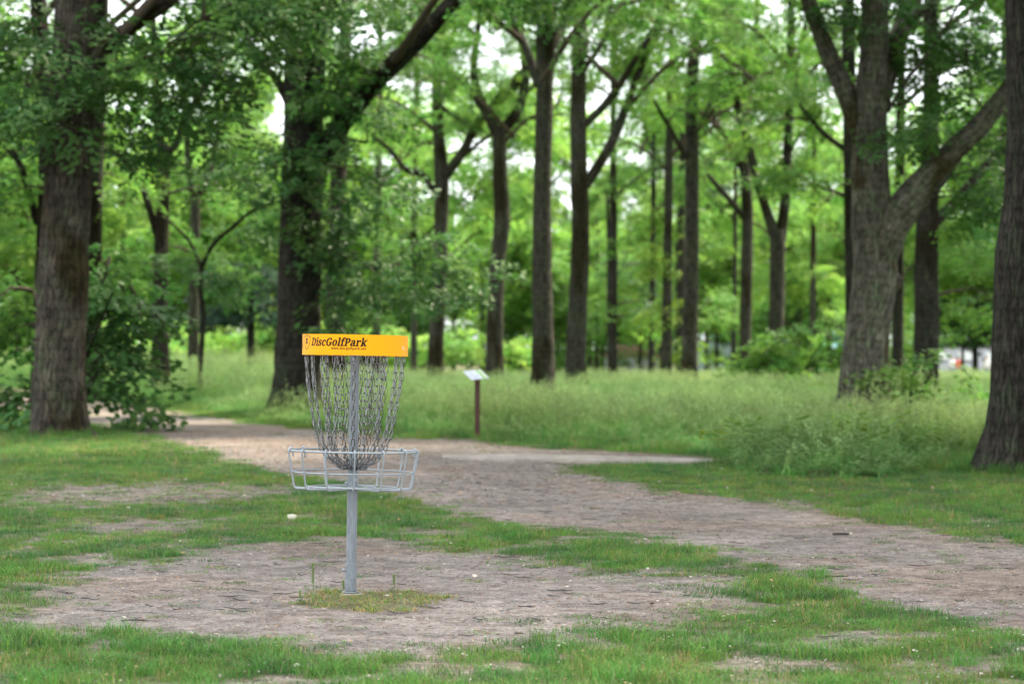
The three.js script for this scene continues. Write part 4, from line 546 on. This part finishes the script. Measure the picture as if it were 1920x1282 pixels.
// ---------------------------------------------------------------- info sign
{
  const D = 33.5, x = (895 - CX) / F * D, k = F / D, g = thing('info_sign', 'brown post with a tilted white and green info panel beside the path', 'sign', V(x, H(x, D), -D));
  const rust = tex(256, 256, (u, v) => { const q = 0.2 + 0.1 * (noise2(u * 10, v * 30, 10, 30, 81) - 0.5) + 0.05 * noise2(u * 60, v * 60, 60, 60, 82); return [q * 1.25, q * 0.82, q * 0.68]; });
  part('post', box(0.075, 0.86, 0.06, 0, 0.41, 0), new THREE.MeshStandardMaterial({ map: rust, roughness: 0.85 }), g);
  const c = document.createElement('canvas'); c.width = 256; c.height = 192; const q = c.getContext('2d'); q.fillStyle = '#c3cae4'; q.fillRect(0, 0, 256, 192); q.fillStyle = '#7fae45'; q.fillRect(176, 0, 56, 192); q.fillStyle = '#dfe6ee'; q.fillRect(232, 0, 24, 192);
  const r = rngOf(4); q.fillStyle = '#9aa0b8'; for (let i = 0; i < 9; i++) q.fillRect(20, 18 + i * 18, 60 + r() * 70, 5);
  const t = new THREE.CanvasTexture(c); t.colorSpace = THREE.SRGBColorSpace;
  const edge = sun_panel(lin(0.6, 0.62, 0.66)), pm = new THREE.MeshStandardMaterial({ map: t, roughness: 0.4 });
  const pan = new THREE.Mesh(box(0.25, 0.014, 0.32), [edge, edge, pm, edge, edge, edge]); shadow(pan); pan.name = 'panel'; pan.position.set(-0.02, 0.885, 0); pan.rotation.set(0.34, 0.42, 0.1, 'YXZ'); g.add(pan);
  part('bracket', box(0.05, 0.05, 0.2, -0.01, 0.855, 0), edge, g);
}

// ---------------------------------------------------------------- litter on the ground
{
  const r = rngOf(900), bits = [], chips = [];
  const W = (D) => 1 + 0.222 * D;
  const t1 = new Tri(); { const a = V(-0.5, 0, 0), b = V(0.5, 0, 0.03), u = V(0, 0.06, 0), s = V(0, 0, 0.05), c = V(0.05, 0.02, -0.06); t1.tri(a, b.clone().add(u), a.clone().add(u)); t1.tri(a, b, b.clone().add(u)); t1.tri(a.clone().add(u), b.clone().add(u), c); t1.tri(a.clone().add(u), b.clone().add(u), s); }
  const t2 = new Tri(); leaf(t2, V(-0.5, 0.04, 0), V(1, 0.12, 0), V(0, 1, 0.3), 1, 0.7);
  for (let i = 0; i < 60000; i++) {
    const D = 9 + 27 * Math.pow(r(), 1.4), x = (r() * 2 - 1) * W(D), c = surf(x, D); if (c.g > 0.45 && r() > 0.35) continue;
    const edge = Math.min(Math.abs(c.dp), Math.abs(c.db)) < 0.5, k = 0.6 + 0.8 * r(), p = V(x, H(x, D) + 0.006 + (c.g > 0.5 ? 0.02 : 0), -D), big = D > 20 ? 1.5 : 1;
    if (r() < 0.62) bits.push({ m: mat4(p, 0, r() * 6.28, (r() - 0.5) * 0.2, (0.012 + 0.045 * r() * r()) * big, 0.03 * big, 0.035 * big), c: r() < 0.65 ? [0.06 * k, 0.05 * k, 0.045 * k] : [0.2 * k, 0.1 * k, 0.05 * k] });
    else chips.push({ m: mat4(p, (r() - 0.5) * 0.5, r() * 6.28, (r() - 0.5) * 0.5, (0.008 + 0.024 * r() * r() * r()) * big * (edge ? 1.2 : 1)), c: r() < 0.5 ? [0.34 * k, 0.31 * k, 0.26 * k] : r() < 0.6 ? [0.3 * k, 0.17 * k, 0.09 * k] : [0.14 * k, 0.18 * k, 0.07 * k] });
  }
  const lm = new THREE.MeshStandardMaterial({ color: 0xffffff, roughness: 0.9, side: THREE.DoubleSide });
  tag(instanced('twig_litter', t1.geo(), lm, bits, scene), 'fine dark twig crumbs and bud scales strewn over the earth', 'litter', null, 'stuff');
  tag(instanced('leaf_litter', t2.geo(), lm, chips, scene), 'small pale leaf scraps strewn over path and lawn', 'litter', null, 'stuff');
  // single twigs and leaves one can pick out
  const dark = new THREE.MeshStandardMaterial({ color: lin(0.045, 0.038, 0.034), roughness: 0.95 }), geos = [0, 1, 2, 3].map((s) => { const q = rngOf(300 + s), p = []; for (let i = 0; i < 5; i++) p.push(V((i / 4 - 0.5) * 0.2, 0.005 + (q() - 0.3) * 0.006, (q() - 0.5) * 0.016)); const main = tube(p, [0.0018, 0.0026, 0.0024, 0.0018, 0.0008], 5, { sub: 2 }); return s % 2 ? mergeGeometries([main, tube([p[2], p[2].clone().add(V(0.04, 0.008, 0.03))], [0.0014, 0.0007], 4)]) : main; });
  const ptwig = (px, py, len, turn, i, onPath) => { const [x, D] = gnd(px, py), m = part('twig', geos[i % 4], dark, scene); m.name = numbered('twig'); m.position.set(x, H(x, D) + 0.003, -D); m.rotation.y = turn; m.scale.set(len / 0.2, 1.1, 1.1); tag(m, onPath ? 'thin dark twig lying on the dirt path' : 'thin dark twig lying on the bare earth round the basket', 'twig', onPath ? 'twigs on the path' : 'twigs on the bare earth'); };
  const q = rngOf(501); let i = 0, n = 0;
  for (const [px, py, l, tn] of [[1570, 1072, 0.11, -0.4], [1570, 1085, 0.13, 0.1], [1600, 1091, 0.12, 0.2], [930, 1262, 0.1, 0.3], [205, 1148, 0.16, 0.2], [265, 1165, 0.14, 0.1], [960, 1080, 0.1, 0.2], [980, 1085, 0.1, -0.1], [745, 1152, 0.12, -0.5], [560, 1123, 0.1, 0.1], [430, 1120, 0.13, 0.1], [470, 1110, 0.12, -0.6], [1240, 938, 0.2, 0.1], [1110, 978, 0.16, 0.1], [1010, 1165, 0.08, -0.8], [1050, 1110, 0.14, 0.1]]) ptwig(px, py, l, tn, i++, polyDist(PATH, ...gnd(px, py)) < 0);
  while (n < 70) { const px = q() * 1920, py = 880 + q() * 330, [x, D] = gnd(px, py), c = surf(x, D); if (c.g > 0.3) continue; n++; ptwig(px, py, 0.05 + 0.13 * q() * q(), (q() - 0.5) * 1.6, i++, c.dp < 0); }
  const t = new Tri(); leaf(t, V(-0.5, 0.1, 0), V(1, 0.15, 0.1), V(0, 1, 0.5), 1, 0.62); const lg = t.geo(), pale = new THREE.MeshStandardMaterial({ color: lin(0.42, 0.38, 0.31), roughness: 0.8, side: THREE.DoubleSide });
  const pleaf = (px, py, s, label, group) => { const [x, D] = gnd(px, py), m = part('dry_leaf', lg, pale, scene); m.name = numbered('dry_leaf'); m.position.set(x, H(x, D) + 0.008, -D); m.rotation.set((q() - 0.5) * 0.4, q() * 6.28, (q() - 0.5) * 0.4); m.scale.setScalar(s); tag(m, label, 'leaf', group); };
  for (const [px, py] of [[184, 1120], [232, 1160], [725, 1120], [1125, 1152], [1498, 1165], [1505, 1163], [1590, 1172], [1130, 1160], [870, 1270], [655, 1276], [1205, 1262], [240, 955], [890, 1083], [1070, 1092], [1385, 1145], [1480, 1145], [500, 1140], [1215, 1070], [690, 1045], [555, 1250], [150, 1010], [690, 1270]]) pleaf(px, py, 0.02 + 0.022 * q(), 'pale curled dry leaf lying on earth or short grass', 'dry leaves on the ground');
  pleaf(547, 973, 0.105, 'large pale curled bark scrap on the grass behind the basket');
  const lp = [V(-0.06, 0.012, 0), V(-0.02, 0.014, 0.005), V(0.025, 0.013, 0.0), V(0.06, 0.014, 0.006)], [lx, lD] = gnd(1578, 1007), lo = thing('broken_branch', 'short broken piece of branch lying on the dirt path', 'stick', V(lx, H(lx, lD), -lD)); part('bark', tube(lp, [0.008, 0.0095, 0.0095, 0.008], 9, { sub: 3 }), dark, lo); part('broken_end', new THREE.SphereGeometry(0.011, 8, 6).scale(1.3, 0.9, 0.9).translate(0.063, 0.014, 0.006), pale, lo);
  // pepperweed by the pole
  const weedM = bladeMat(1, 1, 1), weed = (px, py, hgt, label) => { const [x, D] = gnd(px, py), w = thing('weed_plant', label, 'plant', V(x, H(x, D), -D)); const tt = new Tri(), q2 = rngOf(px), st = tube([V(0, 0, 0), V(0.004, hgt * 0.5, 0), V(0.002, hgt, 0.003)], [0.0022, 0.0018, 0.001], 5, { sub: 3 }); part('stem', st, new THREE.MeshStandardMaterial({ color: lin(0.12, 0.19, 0.06), roughness: 0.8 }), w);
    const n2 = Math.round(hgt * 500); for (let j = 0; j < n2; j++) { const f = 0.45 + 0.55 * j / n2, a = j * 2.4; leaf(tt, V(0, hgt * f, 0), V(Math.cos(a), 0.6, Math.sin(a)), V(0, 1, 0), 0.012, 0.007, [0.2, 0.3, 0.08]); }
    for (let j = 0; j < 9; j++) { const a = q2() * 6.28; leaf(tt, V(0, hgt * (0.05 + 0.4 * q2()), 0), V(Math.cos(a), 0.3, Math.sin(a)), V(0, 1, 0), 0.03 + 0.03 * q2(), 0.013, [0.09, 0.17, 0.06]); } const m = part('leaves', tt.geo(), weedM, w); m.userData.kind = 'stuff'; };
  weed(586, 1128, 0.2, 'upright seeding weed standing left of the pole foot'); weed(738, 1112, 0.1, 'small weed shoot right of the pole foot'); weed(562, 1132, 0.07, 'low leafy weed at the left end of the dry grass'); weed(643, 1112, 0.07, 'tiny weed close against the ground sleeve');
}
scene.traverse((o) => { if (o.isMesh) o.castShadow = o.receiveShadow = true; });
console.log('leaf sprays', LEAVES, 'children', scene.children.length);
renderer.render(scene, camera);
